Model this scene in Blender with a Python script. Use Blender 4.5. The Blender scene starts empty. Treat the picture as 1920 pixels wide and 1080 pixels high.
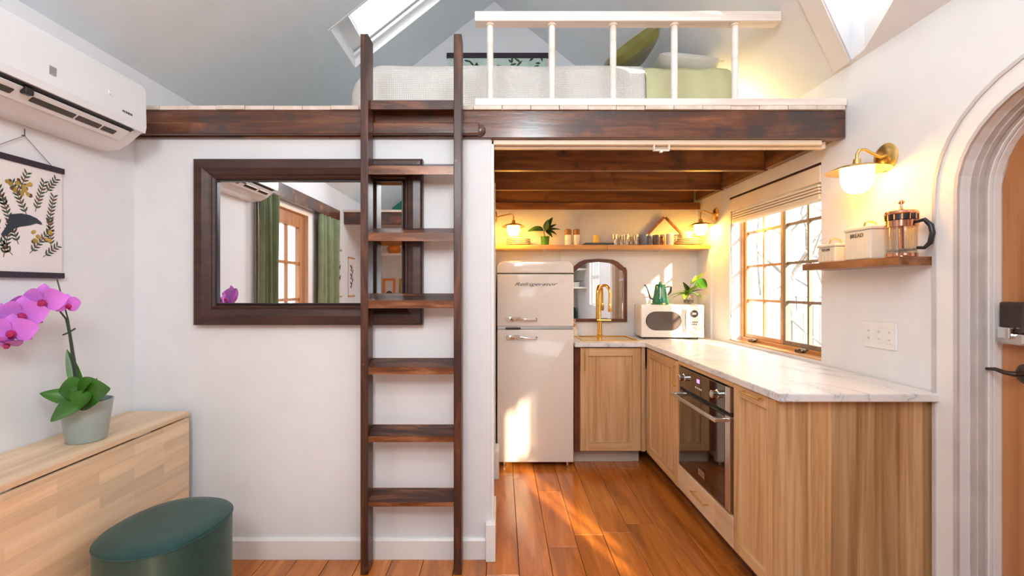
import bpy, bmesh, math, random
from mathutils import Vector, Matrix
random.seed(7)
PI = math.pi
SC = bpy.context.scene
COL = SC.collection
# ------------------------------------------------------------------ camera, light, exposure
H = 1.31                     # camera height
cam = bpy.data.cameras.new('camera'); co = bpy.data.objects.new('camera', cam); COL.objects.link(co)
co.location = (0, 0, H); co.rotation_euler = (PI/2, 0, 0)
cam.lens = 850/1920*36; cam.sensor_width = 36; cam.shift_x = 20/1920; cam.clip_start = .02
SC.camera = co
SC.view_settings.view_transform = 'Standard'; SC.view_settings.look = 'None'
SC.view_settings.gamma = 1; SC.view_settings.use_curve_mapping = False
SC.view_settings.exposure = 0.28
W = bpy.data.worlds.new('sky'); SC.world = W; W.use_nodes = True
bg = W.node_tree.nodes['Background']; bg.inputs[0].default_value = (.86, .93, 1, 1); bg.inputs[1].default_value = 3.6
sun = bpy.data.lights.new('sun', 'SUN'); so = bpy.data.objects.new('sun', sun); COL.objects.link(so)
so.location = (4, -6, 5)
so.rotation_euler = Vector((-.39, .92, -.364)).to_track_quat('-Z', 'Y').to_euler()
sun.energy = 20; sun.angle = .02; sun.color = (1, .82, .55)
def area(name, loc, tgt, sx, sy, e, col=(1, 1, 1)):
    l = bpy.data.lights.new(name, 'AREA'); o = bpy.data.objects.new(name, l); COL.objects.link(o)
    l.shape = 'RECTANGLE'; l.size = sx; l.size_y = sy; l.energy = e; l.color = col
    o.location = loc; o.rotation_euler = (Vector(tgt)-Vector(loc)).to_track_quat('-Z', 'Y').to_euler()
area('room_fill_light', (-.45, -.55, 2.35), (.1, 3.2, 1.5), .6, .6, 25, (.95, .98, 1))  # unseen fill added behind the viewer, not a fitting of the room
def bulb(name, loc, e, col, r):
    l = bpy.data.lights.new(name, 'POINT'); o = bpy.data.objects.new(name, l); COL.objects.link(o); l.energy = e; l.color = col; l.shadow_soft_size = r; o.location = loc
bulb('ceiling_fill_light', (.25, .15, 2.6), 44, (.96, .98, 1), .22)  # added point light to lift the ceiling, no pendant hangs here
bulb('bedside_light', (1.42, 2.85, 2.38), 3.6, (1, .72, .34), .05)

# ------------------------------------------------------------------ materials
def mat(name):
    m = bpy.data.materials.new(name); m.use_nodes = True
    return m, m.node_tree.nodes, m.node_tree.links, m.node_tree.nodes['Principled BSDF']
def setp(b, **k):
    n = dict(col='Base Color', rough='Roughness', metal='Metallic', coat='Coat Weight', spec='Specular IOR Level',
             trans='Transmission Weight', sheen='Sheen Weight', ior='IOR', coatr='Coat Roughness', sss='Subsurface Weight')
    for a, v in k.items():
        if a == 'col': v = tuple(v)+(1,)
        b.inputs[n[a]].default_value = v
def plain(name, col, rough=.5, metal=0, bump=0, bscale=60, var=.04, **k):
    m, N, L, b = mat(name); setp(b, rough=rough, metal=metal, **k)
    tc = N.new('ShaderNodeTexCoord'); no = N.new('ShaderNodeTexNoise'); no.inputs['Scale'].default_value = 9
    no.inputs['Detail'].default_value = 4; L.new(tc.outputs['Object'], no.inputs['Vector'])
    r = N.new('ShaderNodeValToRGB'); r.color_ramp.elements[0].position = .3; r.color_ramp.elements[1].position = .7
    r.color_ramp.elements[0].color = tuple(c*(1-var) for c in col)+(1,); r.color_ramp.elements[1].color = tuple(min(1, c*(1+var)) for c in col)+(1,)
    L.new(no.outputs['Fac'], r.inputs[0]); L.new(r.outputs[0], b.inputs['Base Color'])
    if bump:
        n2 = N.new('ShaderNodeTexNoise'); n2.inputs['Scale'].default_value = bscale; L.new(tc.outputs['Object'], n2.inputs['Vector'])
        bp = N.new('ShaderNodeBump'); bp.inputs['Strength'].default_value = bump; bp.inputs['Distance'].default_value = .004
        L.new(n2.outputs['Fac'], bp.inputs['Height']); L.new(bp.outputs[0], b.inputs['Normal'])
    return m
def wood(name, cols, stretch=(1, 1, .06), scale=14, rough=.45, coat=0, bump=.15, objvar=.0, blotch=None, strips=None, contrast=(.3, .7)):
    m, N, L, b = mat(name); setp(b, rough=rough, coat=coat, coatr=.15)
    tc = N.new('ShaderNodeTexCoord'); mp = N.new('ShaderNodeMapping'); mp.inputs['Scale'].default_value = stretch
    oi = N.new('ShaderNodeObjectInfo'); vm = N.new('ShaderNodeVectorMath'); vm.operation = 'SCALE'; vm.inputs[0].default_value = (17, 31, 23)
    L.new(oi.outputs['Random'], vm.inputs['Scale']); va = N.new('ShaderNodeVectorMath'); va.operation = 'ADD'
    L.new(tc.outputs['Object'], va.inputs[0]); L.new(vm.outputs[0], va.inputs[1]); L.new(va.outputs[0], mp.inputs[0])
    no = N.new('ShaderNodeTexNoise'); no.inputs['Scale'].default_value = scale; no.inputs['Detail'].default_value = 7
    no.inputs['Roughness'].default_value = .62; no.inputs['Distortion'].default_value = .6; L.new(mp.outputs[0], no.inputs['Vector'])
    r = N.new('ShaderNodeValToRGB'); cr = r.color_ramp
    cr.elements[0].position = contrast[0]; cr.elements[0].color = tuple(cols[0])+(1,)
    cr.elements[1].position = contrast[1]; cr.elements[1].color = tuple(cols[-1])+(1,)
    if len(cols) > 2:
        e = cr.elements.new((contrast[0]+contrast[1])/2); e.color = tuple(cols[1])+(1,)
    L.new(no.outputs['Fac'], r.inputs[0]); out = r.outputs[0]
    if blotch:
        n2 = N.new('ShaderNodeTexNoise'); n2.inputs['Scale'].default_value = blotch[1]; n2.inputs['Detail'].default_value = 5
        L.new(va.outputs[0], n2.inputs['Vector'])
        r2 = N.new('ShaderNodeValToRGB'); r2.color_ramp.elements[0].position = blotch[2]; r2.color_ramp.elements[1].position = blotch[2]+.15
        r2.color_ramp.elements[0].color = (0, 0, 0, 1); r2.color_ramp.elements[1].color = (1, 1, 1, 1); L.new(n2.outputs['Fac'], r2.inputs[0])
        mx = N.new('ShaderNodeMix'); mx.data_type = 'RGBA'; L.new(r2.outputs[0], mx.inputs[0]); L.new(out, mx.inputs[6]); mx.inputs[7].default_value = tuple(blotch[0])+(1,)
        out = mx.outputs[2]
    if strips:   # butcher-block staves: (rotation mapping, brick width, row height)
        bt = N.new('ShaderNodeTexBrick'); se = N.new('ShaderNodeSeparateXYZ'); ms = N.new('ShaderNodeCombineXYZ')
        L.new(tc.outputs['Object'], se.inputs[0]); L.new(se.outputs[strips[0][0]], ms.inputs[0]); L.new(se.outputs[strips[0][1]], ms.inputs[1]); L.new(ms.outputs[0], bt.inputs['Vector'])
        bt.inputs['Scale'].default_value = 1; bt.inputs['Brick Width'].default_value = strips[1]; bt.inputs['Row Height'].default_value = strips[2]
        bt.inputs['Mortar Size'].default_value = 0; bt.inputs['Color1'].default_value = (strips[3],)*3+(1,); bt.inputs['Color2'].default_value = (1.08, 1.08, 1.08, 1)
        mx = N.new('ShaderNodeMix'); mx.data_type = 'RGBA'; mx.blend_type = 'MULTIPLY'; mx.inputs[0].default_value = 1
        L.new(out, mx.inputs[6]); L.new(bt.outputs['Color'], mx.inputs[7]); out = mx.outputs[2]
    if objvar:
        hs = N.new('ShaderNodeHueSaturation'); mr = N.new('ShaderNodeMapRange'); L.new(oi.outputs['Random'], mr.inputs[0])
        mr.inputs[3].default_value = 1-objvar; mr.inputs[4].default_value = 1+objvar
        L.new(mr.outputs[0], hs.inputs['Value']); L.new(out, hs.inputs['Color']); out = hs.outputs[0]
    L.new(out, b.inputs['Base Color'])
    if bump:
        bp = N.new('ShaderNodeBump'); bp.inputs['Strength'].default_value = bump; bp.inputs['Distance'].default_value = .003
        L.new(no.outputs['Fac'], bp.inputs['Height']); L.new(bp.outputs[0], b.inputs['Normal'])
    return m
def emit(name, col, e):
    m, N, L, b = mat(name); setp(b, col=col, rough=.3); b.inputs['Emission Color'].default_value = tuple(col)+(1,); b.inputs['Emission Strength'].default_value = e
    return m
def glassy(name, tint=(1, 1, 1), refl=.07):
    m, N, L, b = mat(name); N.remove(b); o = N['Material Output']
    t = N.new('ShaderNodeBsdfTransparent'); t.inputs[0].default_value = tuple(tint)+(1,)
    g = N.new('ShaderNodeBsdfGlossy'); g.inputs['Roughness'].default_value = .03; fr = N.new('ShaderNodeLayerWeight'); fr.inputs[0].default_value = .5
    pw_ = N.new('ShaderNodeMath'); pw_.operation = 'POWER'; pw_.inputs[1].default_value = 5; L.new(fr.outputs['Facing'], pw_.inputs[0])
    mm = N.new('ShaderNodeMath'); mm.operation = 'MULTIPLY_ADD'; mm.inputs[1].default_value = .5; mm.inputs[2].default_value = refl; L.new(pw_.outputs[0], mm.inputs[0])
    x = N.new('ShaderNodeMixShader'); L.new(mm.outputs[0], x.inputs[0]); L.new(t.outputs[0], x.inputs[1]); L.new(g.outputs[0], x.inputs[2]); L.new(x.outputs[0], o.inputs[0])
    return m
M = {}
M['wall'] = plain('white_paint', (.775, .785, .81), .7, bump=.08, bscale=40, var=.02)
M['ceil'] = plain('white_paint_blue_shade', (.74, .80, .84), .8, bump=.08, bscale=40, var=.02)  # white ceiling with bluish sky shade mixed into its colour
M['trim'] = plain('white_gloss_trim', (.82, .81, .80), .35, var=.02)
M['greytrim'] = plain('grey_white_trim', (.56, .53, .52), .4, var=.10)  # greyer trim tone for door beads, reveal rings and outlet slots
M['cream'] = plain('cream_track_paint', (.85, .72, .56), .45)
M['beam'] = wood('dark_stained_pine_beam', [(.030, .013, .009), (.11, .036, .016), (.26, .088, .032)], (.10, 1, 1), 18, .25, .45, .5, .06, ((.045, .026, .022), 6, .53))
M['joist'] = wood('stained_pine_joist', [(.07, .026, .010), (.19, .070, .024), (.34, .14, .045)], (.10, 1, 1), 16, .4, .15, .3, .15, ((.06, .026, .015), 6, .60))
M['joisty'] = wood('stained_pine_side_joist', [(.06, .026, .012), (.15, .062, .025), (.27, .12, .045)], (1, .10, 1), 16, .4, .15, .3, .1)
M['ladder'] = wood('worn_dark_ladder_wood', [(.020, .010, .009), (.055, .017, .010), (.19, .062, .028)], (1, 1, .12), 20, .42, .1, .35, .08, ((.30, .12, .06), 24, .66))
M['tread'] = wood('worn_dark_tread_wood', [(.030, .016, .016), (.06, .026, .019), (.24, .09, .045)], (.15, 1, 1), 22, .38, .1, .35, .12, ((.30, .16, .09), 30, .70))
M['nosing'] = wood('worn_orange_nosing', [(.045, .015, .008), (.17, .052, .017), (.40, .17, .08)], (.15, 1, 1), 24, .35, .1, .3, .1)
M['frame'] = wood('espresso_frame_wood', [(.030, .012, .009), (.050, .019, .014), (.075, .03, .022)], (.2, 1, 1), 22, .38, .1, .1)
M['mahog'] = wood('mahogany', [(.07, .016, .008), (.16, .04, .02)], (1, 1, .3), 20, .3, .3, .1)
M['floor'] = wood('honey_pine_floor', [(.24, .070, .010), (.52, .152, .022), (.70, .25, .042)], (1, .09, 1), 13, .20, .35, .06, .13, ((.20, .055, .016), 3.2, .68))
M['deck'] = wood('pale_pine_deck', [(.60, .50, .42), (.78, .70, .62)], (1, .08, 1), 14, .5, 0, .1, .06)
M['whitewood'] = wood('whitewashed_pine', [(.72, .62, .54), (.86, .80, .75), (.90, .87, .84)], (.08, 1, 1), 12, .45, 0, .06)
M['oakv'] = wood('oak_vertical_grain', [(.42, .22, .085), (.66, .41, .20), (.80, .56, .33)], (1, 1, .045), 26, .42, .05, .15, .05, None, None, (.25, .72))
M['oakend'] = wood('oak_end_panel_veneer', [(.32, .15, .05), (.56, .32, .14), (.74, .49, .26)], (1, 1, .03), 26, .45, .05, .2, 0, None, ((2, 0), 40, .088, .72), (.30, .70))
M['oakh'] = wood('oak_horizontal_grain', [(.42, .22, .085), (.66, .41, .20), (.80, .56, .33)], (.045, .045, 1), 26, .42, .05, .15)
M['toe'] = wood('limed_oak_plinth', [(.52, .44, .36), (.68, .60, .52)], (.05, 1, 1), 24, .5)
M['block'] = wood('pale_butcher_block', [(.64, .42, .24), (.76, .54, .34), (.84, .64, .44)], (1, .05, 1), 20, .42, 0, .1, 0, None, ((1, 0), .32, .042, .86))
M['blockv'] = wood('pale_butcher_leaf', [(.64, .42, .24), (.76, .54, .34), (.84, .64, .44)], (1, .05, 1), 20, .42, 0, .1, 0, None, ((1, 2), .32, .045, .84))
M['door'] = wood('amber_door_wood', [(.27, .095, .030), (.44, .175, .058), (.52, .23, .085)], (1, 1, .05), 16, .4, .2, .2, .05)
M['winwood'] = wood('amber_window_wood', [(.42, .17, .045), (.60, .29, .09), (.70, .38, .15)], (1, .1, .3), 16, .35, .2, .2, .06)
M['shelfw'] = wood('live_edge_shelf_wood', [(.10, .032, .012), (.24, .085, .03), (.42, .17, .06)], (1, .2, 1), 18, .35, .2, .3)
M['shelfl'] = wood('honey_shelf_wood', [(.42, .20, .06), (.62, .34, .12)], (.1, 1, 1), 18, .4, .1, .1)
M['brass'] = plain('brushed_brass', (.83, .56, .20), .25, 1, var=.08)
M['gold'] = plain('bright_gold_metal', (.90, .58, .16), .16, 1, var=.05)
M['copper'] = plain('polished_copper', (.80, .40, .27), .15, 1, var=.08)
M['bronze'] = plain('dark_bronze', (.09, .07, .06), .3, .8, var=.2)
M['steel'] = plain('brushed_steel', (.62, .60, .58), .28, 1, var=.05)
M['chrome'] = plain('chrome', (.75, .75, .75), .1, 1)
M['black'] = plain('black_plastic', (.018, .018, .02), .3)
M['dark'] = plain('dark_cavity', (.01, .01, .01), .6)
M['ovenglass'] = plain('black_oven_glass', (.022, .012, .008), .05, coat=1, var=.05)
M['plastic'] = plain('white_ac_plastic', (.80, .82, .85), .25, coat=.3, var=.01)
M['fridge'] = plain('cream_enamel', (.82, .76, .70), .22, coat=.7, coatr=.06, var=.01)
M['mw'] = plain('cream_microwave_enamel', (.84, .79, .72), .25, coat=.4, var=.01)
M['mwglass'] = plain('smoked_microwave_glass', (.10, .075, .065), .12, coat=.6)
M['mirror'] = plain('mirror_silver', (.90, .91, .91), .0, 1, var=0)
M['greyframe'] = wood('grey_brown_sash', [(.16, .11, .08), (.26, .19, .14)], (1, 1, .2), 16, .5)  # grey-brown wood tone of the near sash
M['glass'] = glassy('window_glass', refl=.04)
M['clear'] = glassy('clear_glassware', (.97, .95, .92), .10)
M['globe'] = emit('lit_opal_glass', (1, .50, .09), 30)
M['globek'] = emit('lit_opal_glass_warm', (1, .50, .07), 95)
M['ceramic'] = plain('cream_ceramic', (.84, .78, .66), .2, coat=.5)
M['white'] = plain('white_ceramic', (.86, .85, .83), .2, coat=.5)
M['tin'] = plain('cream_tin_enamel', (.80, .73, .60), .3, coat=.3)
M['velvet'] = plain('dark_green_velvet', (.004, .052, .046), .5, sheen=.12, var=.25, bump=.1, bscale=20)
M['sofa'] = plain('deep_green_fabric', (.01, .09, .085), .8, var=.2)
M['leaf'] = plain('deep_green_leaf', (.045, .16, .015), .32, var=.45)
M['leafb'] = plain('bright_green_leaf', (.20, .36, .03), .4, var=.4)
M['leafd'] = plain('dark_green_leaf', (.02, .07, .02), .4, var=.4)
M['stem'] = plain('dark_green_stem', (.03, .055, .03), .5, var=.3)
M['petal'] = plain('magenta_petal', (.70, .19, .78), .5, var=.25, sss=.1)
M['petald'] = plain('crimson_lip', (.42, .015, .12), .4, var=.4)
M['pot'] = plain('grey_green_glaze', (.34, .43, .42), .35, coat=.2, var=.05)
M['kettle'] = plain('green_enamel', (.02, .20, .11), .15, coat=.8, var=.1)
M['quilt'] = plain('white_waffle_cotton', (.82, .80, .77), .9, var=.02)
M['sage'] = plain('sage_linen', (.62, .62, .38), .85, bump=.2, bscale=25, var=.05)
M['olive'] = plain('olive_velvet', (.15, .14, .02), .7, sheen=.5, bump=.3, bscale=12, var=.25)
M['pillow'] = plain('white_pillow_cotton', (.83, .82, .78), .9, bump=.2, bscale=12)
M['curtain'] = plain('sage_curtain_cloth', (.20, .24, .13), .85, var=.15)
M['paper'] = plain('poster_paper', (.80, .74, .74), .8, var=.01)
M['paperg'] = plain('pale_green_paper', (.55, .68, .62), .8, var=.1)
M['ink'] = plain('blue_black_ink', (.03, .04, .055), .8, var=.3)
M['inkg'] = plain('green_ink', (.05, .09, .05), .8, var=.3)
M['inky'] = plain('ochre_ink', (.45, .30, .06), .8, var=.4)
M['inkb'] = plain('brown_ink', (.13, .07, .04), .8, var=.3)
M['rod'] = plain('black_hanger_rod', (.03, .015, .03), .5)
M['cord'] = plain('jute_cord', (.25, .22, .2), .9)
M['blind'] = plain('ivory_blind_slat', (.80, .70, .56), .5, var=.02)
M['mug_grey'] = plain('blue_grey_glaze', (.19, .21, .29), .25, coat=.4, var=.25)
M['mug_lav'] = plain('lavender_glaze', (.40, .42, .56), .25, coat=.4)
M['mug_pink'] = plain('pink_glaze', (.62, .34, .30), .25, coat=.4)
M['mug_dark'] = plain('dark_brown_glaze', (.10, .06, .06), .25, coat=.4, var=.4)
M['slate'] = plain('dark_slate', (.06, .07, .065), .4)
M['yellow'] = plain('amber_wax', (.85, .55, .08), .35)
M['cork'] = plain('walnut_lid', (.30, .12, .03), .5, var=.15)
M['orange'] = plain('orange_glaze', (.8, .25, .05), .4)
M['bark'] = plain('grey_bark', (.26, .24, .22), .9, var=.3)
M['fence'] = plain('weathered_fence_board', (.20, .19, .18), .9, var=.1)
M['ground'] = plain('dry_ground', (.22, .20, .15), .95, var=.2)
def marble():
    m, N, L, b = mat('white_marble_laminate'); setp(b, rough=.4, coat=.05)
    tc = N.new('ShaderNodeTexCoord'); no = N.new('ShaderNodeTexNoise'); no.inputs['Scale'].default_value = 2.1; no.inputs['Detail'].default_value = 8
    no.inputs['Roughness'].default_value = .6; no.inputs['Distortion'].default_value = 1.4
    mp = N.new('ShaderNodeMapping'); mp.inputs['Scale'].default_value = (1.2, .7, 2); mp.inputs['Rotation'].default_value = (0, 0, .6)
    L.new(tc.outputs['Object'], mp.inputs[0]); L.new(mp.outputs[0], no.inputs['Vector'])
    r = N.new('ShaderNodeValToRGB'); cr = r.color_ramp; cr.elements[0].position = .44; cr.elements[0].color = (.76, .74, .72, 1)
    cr.elements[1].position = .56; cr.elements[1].color = (.78, .76, .74, 1)
    for p, c in ((.488, .68), (.50, .42), (.508, .70)): e = cr.elements.new(p); e.color = (c, c, c*1.02, 1)
    L.new(no.outputs['Fac'], r.inputs[0]); L.new(r.outputs[0], b.inputs['Base Color']); return m
M['marble'] = marble()
def waffle(m):
    N = m.node_tree.nodes; L = m.node_tree.links; b = N['Principled BSDF']; tc = N.new('ShaderNodeTexCoord')
    w = N.new('ShaderNodeTexWave'); w.bands_direction = 'X'; w.inputs['Scale'].default_value = 26; L.new(tc.outputs['Object'], w.inputs['Vector'])
    w2 = N.new('ShaderNodeTexWave'); w2.bands_direction = 'Z'; w2.inputs['Scale'].default_value = 26; L.new(tc.outputs['Object'], w2.inputs['Vector'])
    a = N.new('ShaderNodeMath'); L.new(w.outputs['Fac'], a.inputs[0]); L.new(w2.outputs['Fac'], a.inputs[1])
    bp = N.new('ShaderNodeBump'); bp.inputs['Strength'].default_value = .5; bp.inputs['Distance'].default_value = .006
    L.new(a.outputs[0], bp.inputs['Height']); L.new(bp.outputs[0], b.inputs['Normal'])
waffle(M['quilt'])

# ------------------------------------------------------------------ builders
class MB:
    def __init__(s): s.bm = bmesh.new()
    def add(s, verts, faces, mtx=None):
        vs = [s.bm.verts.new(mtx @ Vector(v) if mtx else v) for v in verts]
        for f in faces:
            try: s.bm.faces.new([vs[i] for i in f])
            except ValueError: pass
        return s
    def box(s, x0, x1, y0, y1, z0, z1, bev=0, mtx=None, seg=2):
        t = bmesh.new(); vs = [t.verts.new((x, y, z)) for x in (x0, x1) for y in (y0, y1) for z in (z0, z1)]
        for f in ((0, 1, 3, 2), (4, 6, 7, 5), (0, 4, 5, 1), (2, 3, 7, 6), (0, 2, 6, 4), (1, 5, 7, 3)): t.faces.new([vs[i] for i in f])
        if bev: bmesh.ops.bevel(t, geom=t.edges[:], offset=bev, segments=seg, affect='EDGES', profile=.5)
        t.verts.index_update(); s.add([v.co.copy() for v in t.verts], [[v.index for v in f.verts] for f in t.faces], mtx); t.free(); return s
    def prism(s, poly, axis, a0, a1, mtx=None):
        # poly: 2D outline in the two other axes (in x,y,z order), extruded along axis
        def P(p, a): return {'x': (a, p[0], p[1]), 'y': (p[0], a, p[1]), 'z': (p[0], p[1], a)}[axis]
        n = len(poly); v = [P(p, a0) for p in poly]+[P(p, a1) for p in poly]
        f = [list(range(n))[::-1], list(range(n, 2*n))]+[(i, (i+1) % n, n+(i+1) % n, n+i) for i in range(n)]
        return s.add(v, f, mtx)
    def strip(s, a, b, axis, a0, a1):
        # ring between outline a and outline b (open), extruded
        for i in range(len(a)-1): s.prism([a[i], a[i+1], b[i+1], b[i]], axis, a0, a1)
        return s
    def lathe(s, prof, c=(0, 0, 0), n=20, mtx=None):
        v = []; f = []
        for (r, z) in prof:
            for k in range(n): a = 2*PI*k/n; v.append((c[0]+r*math.cos(a), c[1]+r*math.sin(a), c[2]+z))
        for i in range(len(prof)-1):
            for k in range(n): f.append((i*n+k, i*n+(k+1) % n, (i+1)*n+(k+1) % n, (i+1)*n+k))
        if prof[0][0] > 1e-5: f.append(list(range(n))[::-1])
        if prof[-1][0] > 1e-5: f.append([(len(prof)-1)*n+k for k in range(n)])
        return s.add(v, f, mtx)
    def tube(s, pts, r, n=8):
        pts = [Vector(p) for p in pts]; rs = r if isinstance(r, (list, tuple)) else [r]*len(pts); v = []; f = []
        u = None
        for i, p in enumerate(pts):
            d = (pts[min(i+1, len(pts)-1)]-pts[max(i-1, 0)]).normalized()
            if u is None: u = d.orthogonal().normalized()
            else: u = (u-d*u.dot(d)).normalized()
            w = d.cross(u)
            for k in range(n): a = 2*PI*k/n; v.append(p+(u*math.cos(a)+w*math.sin(a))*rs[i])
        for i in range(len(pts)-1):
            for k in range(n): f.append((i*n+k, i*n+(k+1) % n, (i+1)*n+(k+1) % n, (i+1)*n+k))
        f += [list(range(n))[::-1], [(len(pts)-1)*n+k for k in range(n)]]
        return s.add(v, f)
    def grid(s, fn, nu, nv, closed=False):
        v = [fn(i/nu, j/nv) for i in range(nu+1) for j in range(nv+1)]
        return s.add(v, [(i*(nv+1)+j, (i+1)*(nv+1)+j, (i+1)*(nv+1)+j+1, i*(nv+1)+j+1) for i in range(nu) for j in range(nv)])
def origin(o):
    v = Vector((0, 0, 0))
    while o: v += o.location; o = o.parent
    return v
def part(name, mb, m, parent=None, local=False, smooth=False, label=None, loc=None):
    bm = mb.bm; bmesh.ops.remove_doubles(bm, verts=bm.verts[:], dist=1e-6); bmesh.ops.recalc_face_normals(bm, faces=bm.faces[:])
    if parent and not local:
        o0 = origin(parent)
        for v in bm.verts: v.co -= o0
    if loc is not None:
        for v in bm.verts: v.co -= Vector(loc)
    me = bpy.data.meshes.new(name); bm.to_mesh(me); bm.free(); me.materials.append(M[m])
    if smooth:
        for p in me.polygons: p.use_smooth = True
        try: me.set_sharp_from_angle(angle=math.radians(38))
        except Exception: pass
    o = bpy.data.objects.new(name, me); COL.objects.link(o)
    if parent: o.parent = parent
    if loc is not None: o.location = loc
    if label: o['label'] = label
    return o
def thing(name, label, cat, loc=(0, 0, 0), group=None, rz=0):
    o = bpy.data.objects.new(name, None); COL.objects.link(o); o.location = loc; o.rotation_euler = (0, 0, rz); o.empty_display_size = .05
    return tag(o, label, cat, group)
def tag(o, label, cat, group=None):
    o['label'] = label; o['category'] = cat
    if group: o['group'] = group
    return o
def struct(name, mb, m, smooth=False):
    o = part(name, mb, m, smooth=smooth); o['kind'] = 'structure'; return o
def box(*a, **k): return MB().box(*a, **k)
def copy_tree(o, parent=None):
    c = o.copy(); COL.objects.link(c); c.parent = parent
    for ch in list(o.children): copy_tree(ch, c)
    return c
def text(name, s, size, m, parent, mtx, shear=0, ext=.0006, space=1):
    cu = bpy.data.curves.new(name, 'FONT'); cu.body = s; cu.size = size; cu.shear = shear; cu.extrude = ext; cu.space_character = space; cu.align_x = 'CENTER'; cu.align_y = 'CENTER'
    t = bpy.data.objects.new(name, cu); COL.objects.link(t); dg = bpy.context.evaluated_depsgraph_get(); me = bpy.data.meshes.new_from_object(t.evaluated_get(dg))
    bpy.data.objects.remove(t); me.transform(mtx); me.transform(Matrix.Translation(-origin(parent))); me.materials.clear(); me.materials.append(M[m])
    o = bpy.data.objects.new(name, me); COL.objects.link(o); o.parent = parent; return o
def leaf_mesh(mb, base, d, up, ln, w, droop=.4, fold=.15, nu=8, tip=.75):
    base = Vector(base); d = Vector(d).normalized(); up = Vector(up).normalized(); side = d.cross(up).normalized(); up = side.cross(d)
    def fn(u, v):
        t = v*2-1; ww = w*.5*max(.03, math.sin(PI*min(1, u**tip*.96+.03)))**.8
        return base+d*(ln*u)+side*(t*ww)+up*(abs(t)*fold*ww*2-droop*ln*u*u)
    mb.grid(fn, nu, 4)
    def fn2(u, v):
        return fn(u, v)-up*.0015
    mb.grid(fn2, nu, 4); return mb
def cushion(mb, c, ax, ay, az, sx, sy, sz, n=14):
    ax, ay, az = (Vector(a).normalized() for a in (ax, ay, az)); c = Vector(c)
    for sg in (1, -1):
        def fn(u, v):
            a = u*2-1; b = v*2-1; t = (max(0, 1-a**4)*max(0, 1-b**4))**.5
            pinch = 1-.06*(1-abs(a))*(abs(b)**3)-.0
            return c+ax*(a*sx*(1-.07*(1-b*b)*abs(a)**4))+ay*(b*sy*(1-.07*(1-a*a)*abs(b)**4))+az*(sg*sz*t)
        mb.grid(fn, n, n)
    return mb

# ------------------------------------------------------------------ room shell
XL, XR, YB, YR = -1.78, 1.66, 3.83, -2.40
EAVE = 2.37; PITCH = .79; XM = (XL+XR)/2; RIDGE = EAVE+PITCH*(XR-XM)
def roof(x): return EAVE+PITCH*((x-XL) if x < XM else (XR-x))
def columns(axis, t0, t1, cuts, solids):
    """wall made of columns. axis 'x': wall plane faces x, columns run along y."""
    mb = MB()
    for (a, b) in zip(cuts[:-1], cuts[1:]):
        for (l0, l1, h0, h1) in solids(a, b):
            if h0-l0 < 1e-4 and h1-l1 < 1e-4: continue
            mb.prism([(a, l0), (b, l1), (b, h1), (a, h0)], axis, t0, t1)
    return mb
# floor: every board is a part
fl = part('floor', box(XL-.2, XR+.2, YR-.2, YB+.2, -.12, -.022), 'dark'); fl['kind'] = 'structure'
PW = .1525; k = 0
x = .083-13*PW
x0s = []
while x < XR+.05:
    x0s.append(x); x += PW
stock = {}
for i, xa in enumerate(x0s):
    a = max(xa, XL); b = min(xa+PW, XR)
    if b-a < .02: continue
    y = YR-random.random()*.9
    while y < YB:
        ln = random.choice((.62, .85, 1.1, 1.35)); y1 = min(y+ln, YB); ya = max(y, YR)
        if y1-ya > .02:
            hgt = random.uniform(-.0008, .0008)
            o = part('plank', MB().box(-(b-a)/2+.0012, (b-a)/2-.0012, -(y1-ya)/2+.001, (y1-ya)/2-.001, -.022, 0, .0016, seg=1), 'floor', fl, local=True)
            o.location = ((a+b)/2, (ya+y1)/2, hgt)
        y += ln
# right wall: openings = kitchen window, arched door, window beside the viewer
DC, DHW, DHH, DZ = 1.275, .354, .315, 1.657   # arched opening: centre y, half width, rise, spring height
def arch(off=0, n=18, base=0.0):
    hw, hh = DHW+off, DHH+off
    pts = [(DC+hw, base)]+[(DC+hw*math.cos(PI*i/n), DZ+hh*math.sin(PI*i/n)) for i in range(n+1)]+[(DC-hw, base)]
    return pts
WIN = (2.352, 3.30, .93, 1.965); WN = (-.92, -.08, 1.0, 2.02)
ys = sorted(set([YR-.2, WN[0], WN[1], WIN[0], WIN[1], YB+.15]+[round(DC+DHW*math.cos(PI*i/18), 5) for i in range(19)]))
def sol(a, b):
    m = (a+b)/2; top = EAVE+.02
    if WIN[0] < m < WIN[1]: return [(-.1, -.1, WIN[2], WIN[2]), (WIN[3], WIN[3], top, top)]
    if WN[0] < m < WN[1]: return [(-.1, -.1, WN[2], WN[2]), (WN[3], WN[3], top, top)]
    if DC-DHW < m < DC+DHW:
        z = lambda y: DZ+DHH*math.sqrt(max(0, 1-((y-DC)/DHW)**2))
        return [(z(a), z(b), top, top)]
    return [(-.1, -.1, top, top)]
struct('wall_right', columns('x', XR, XR+.15, ys, sol), 'wall')
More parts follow.
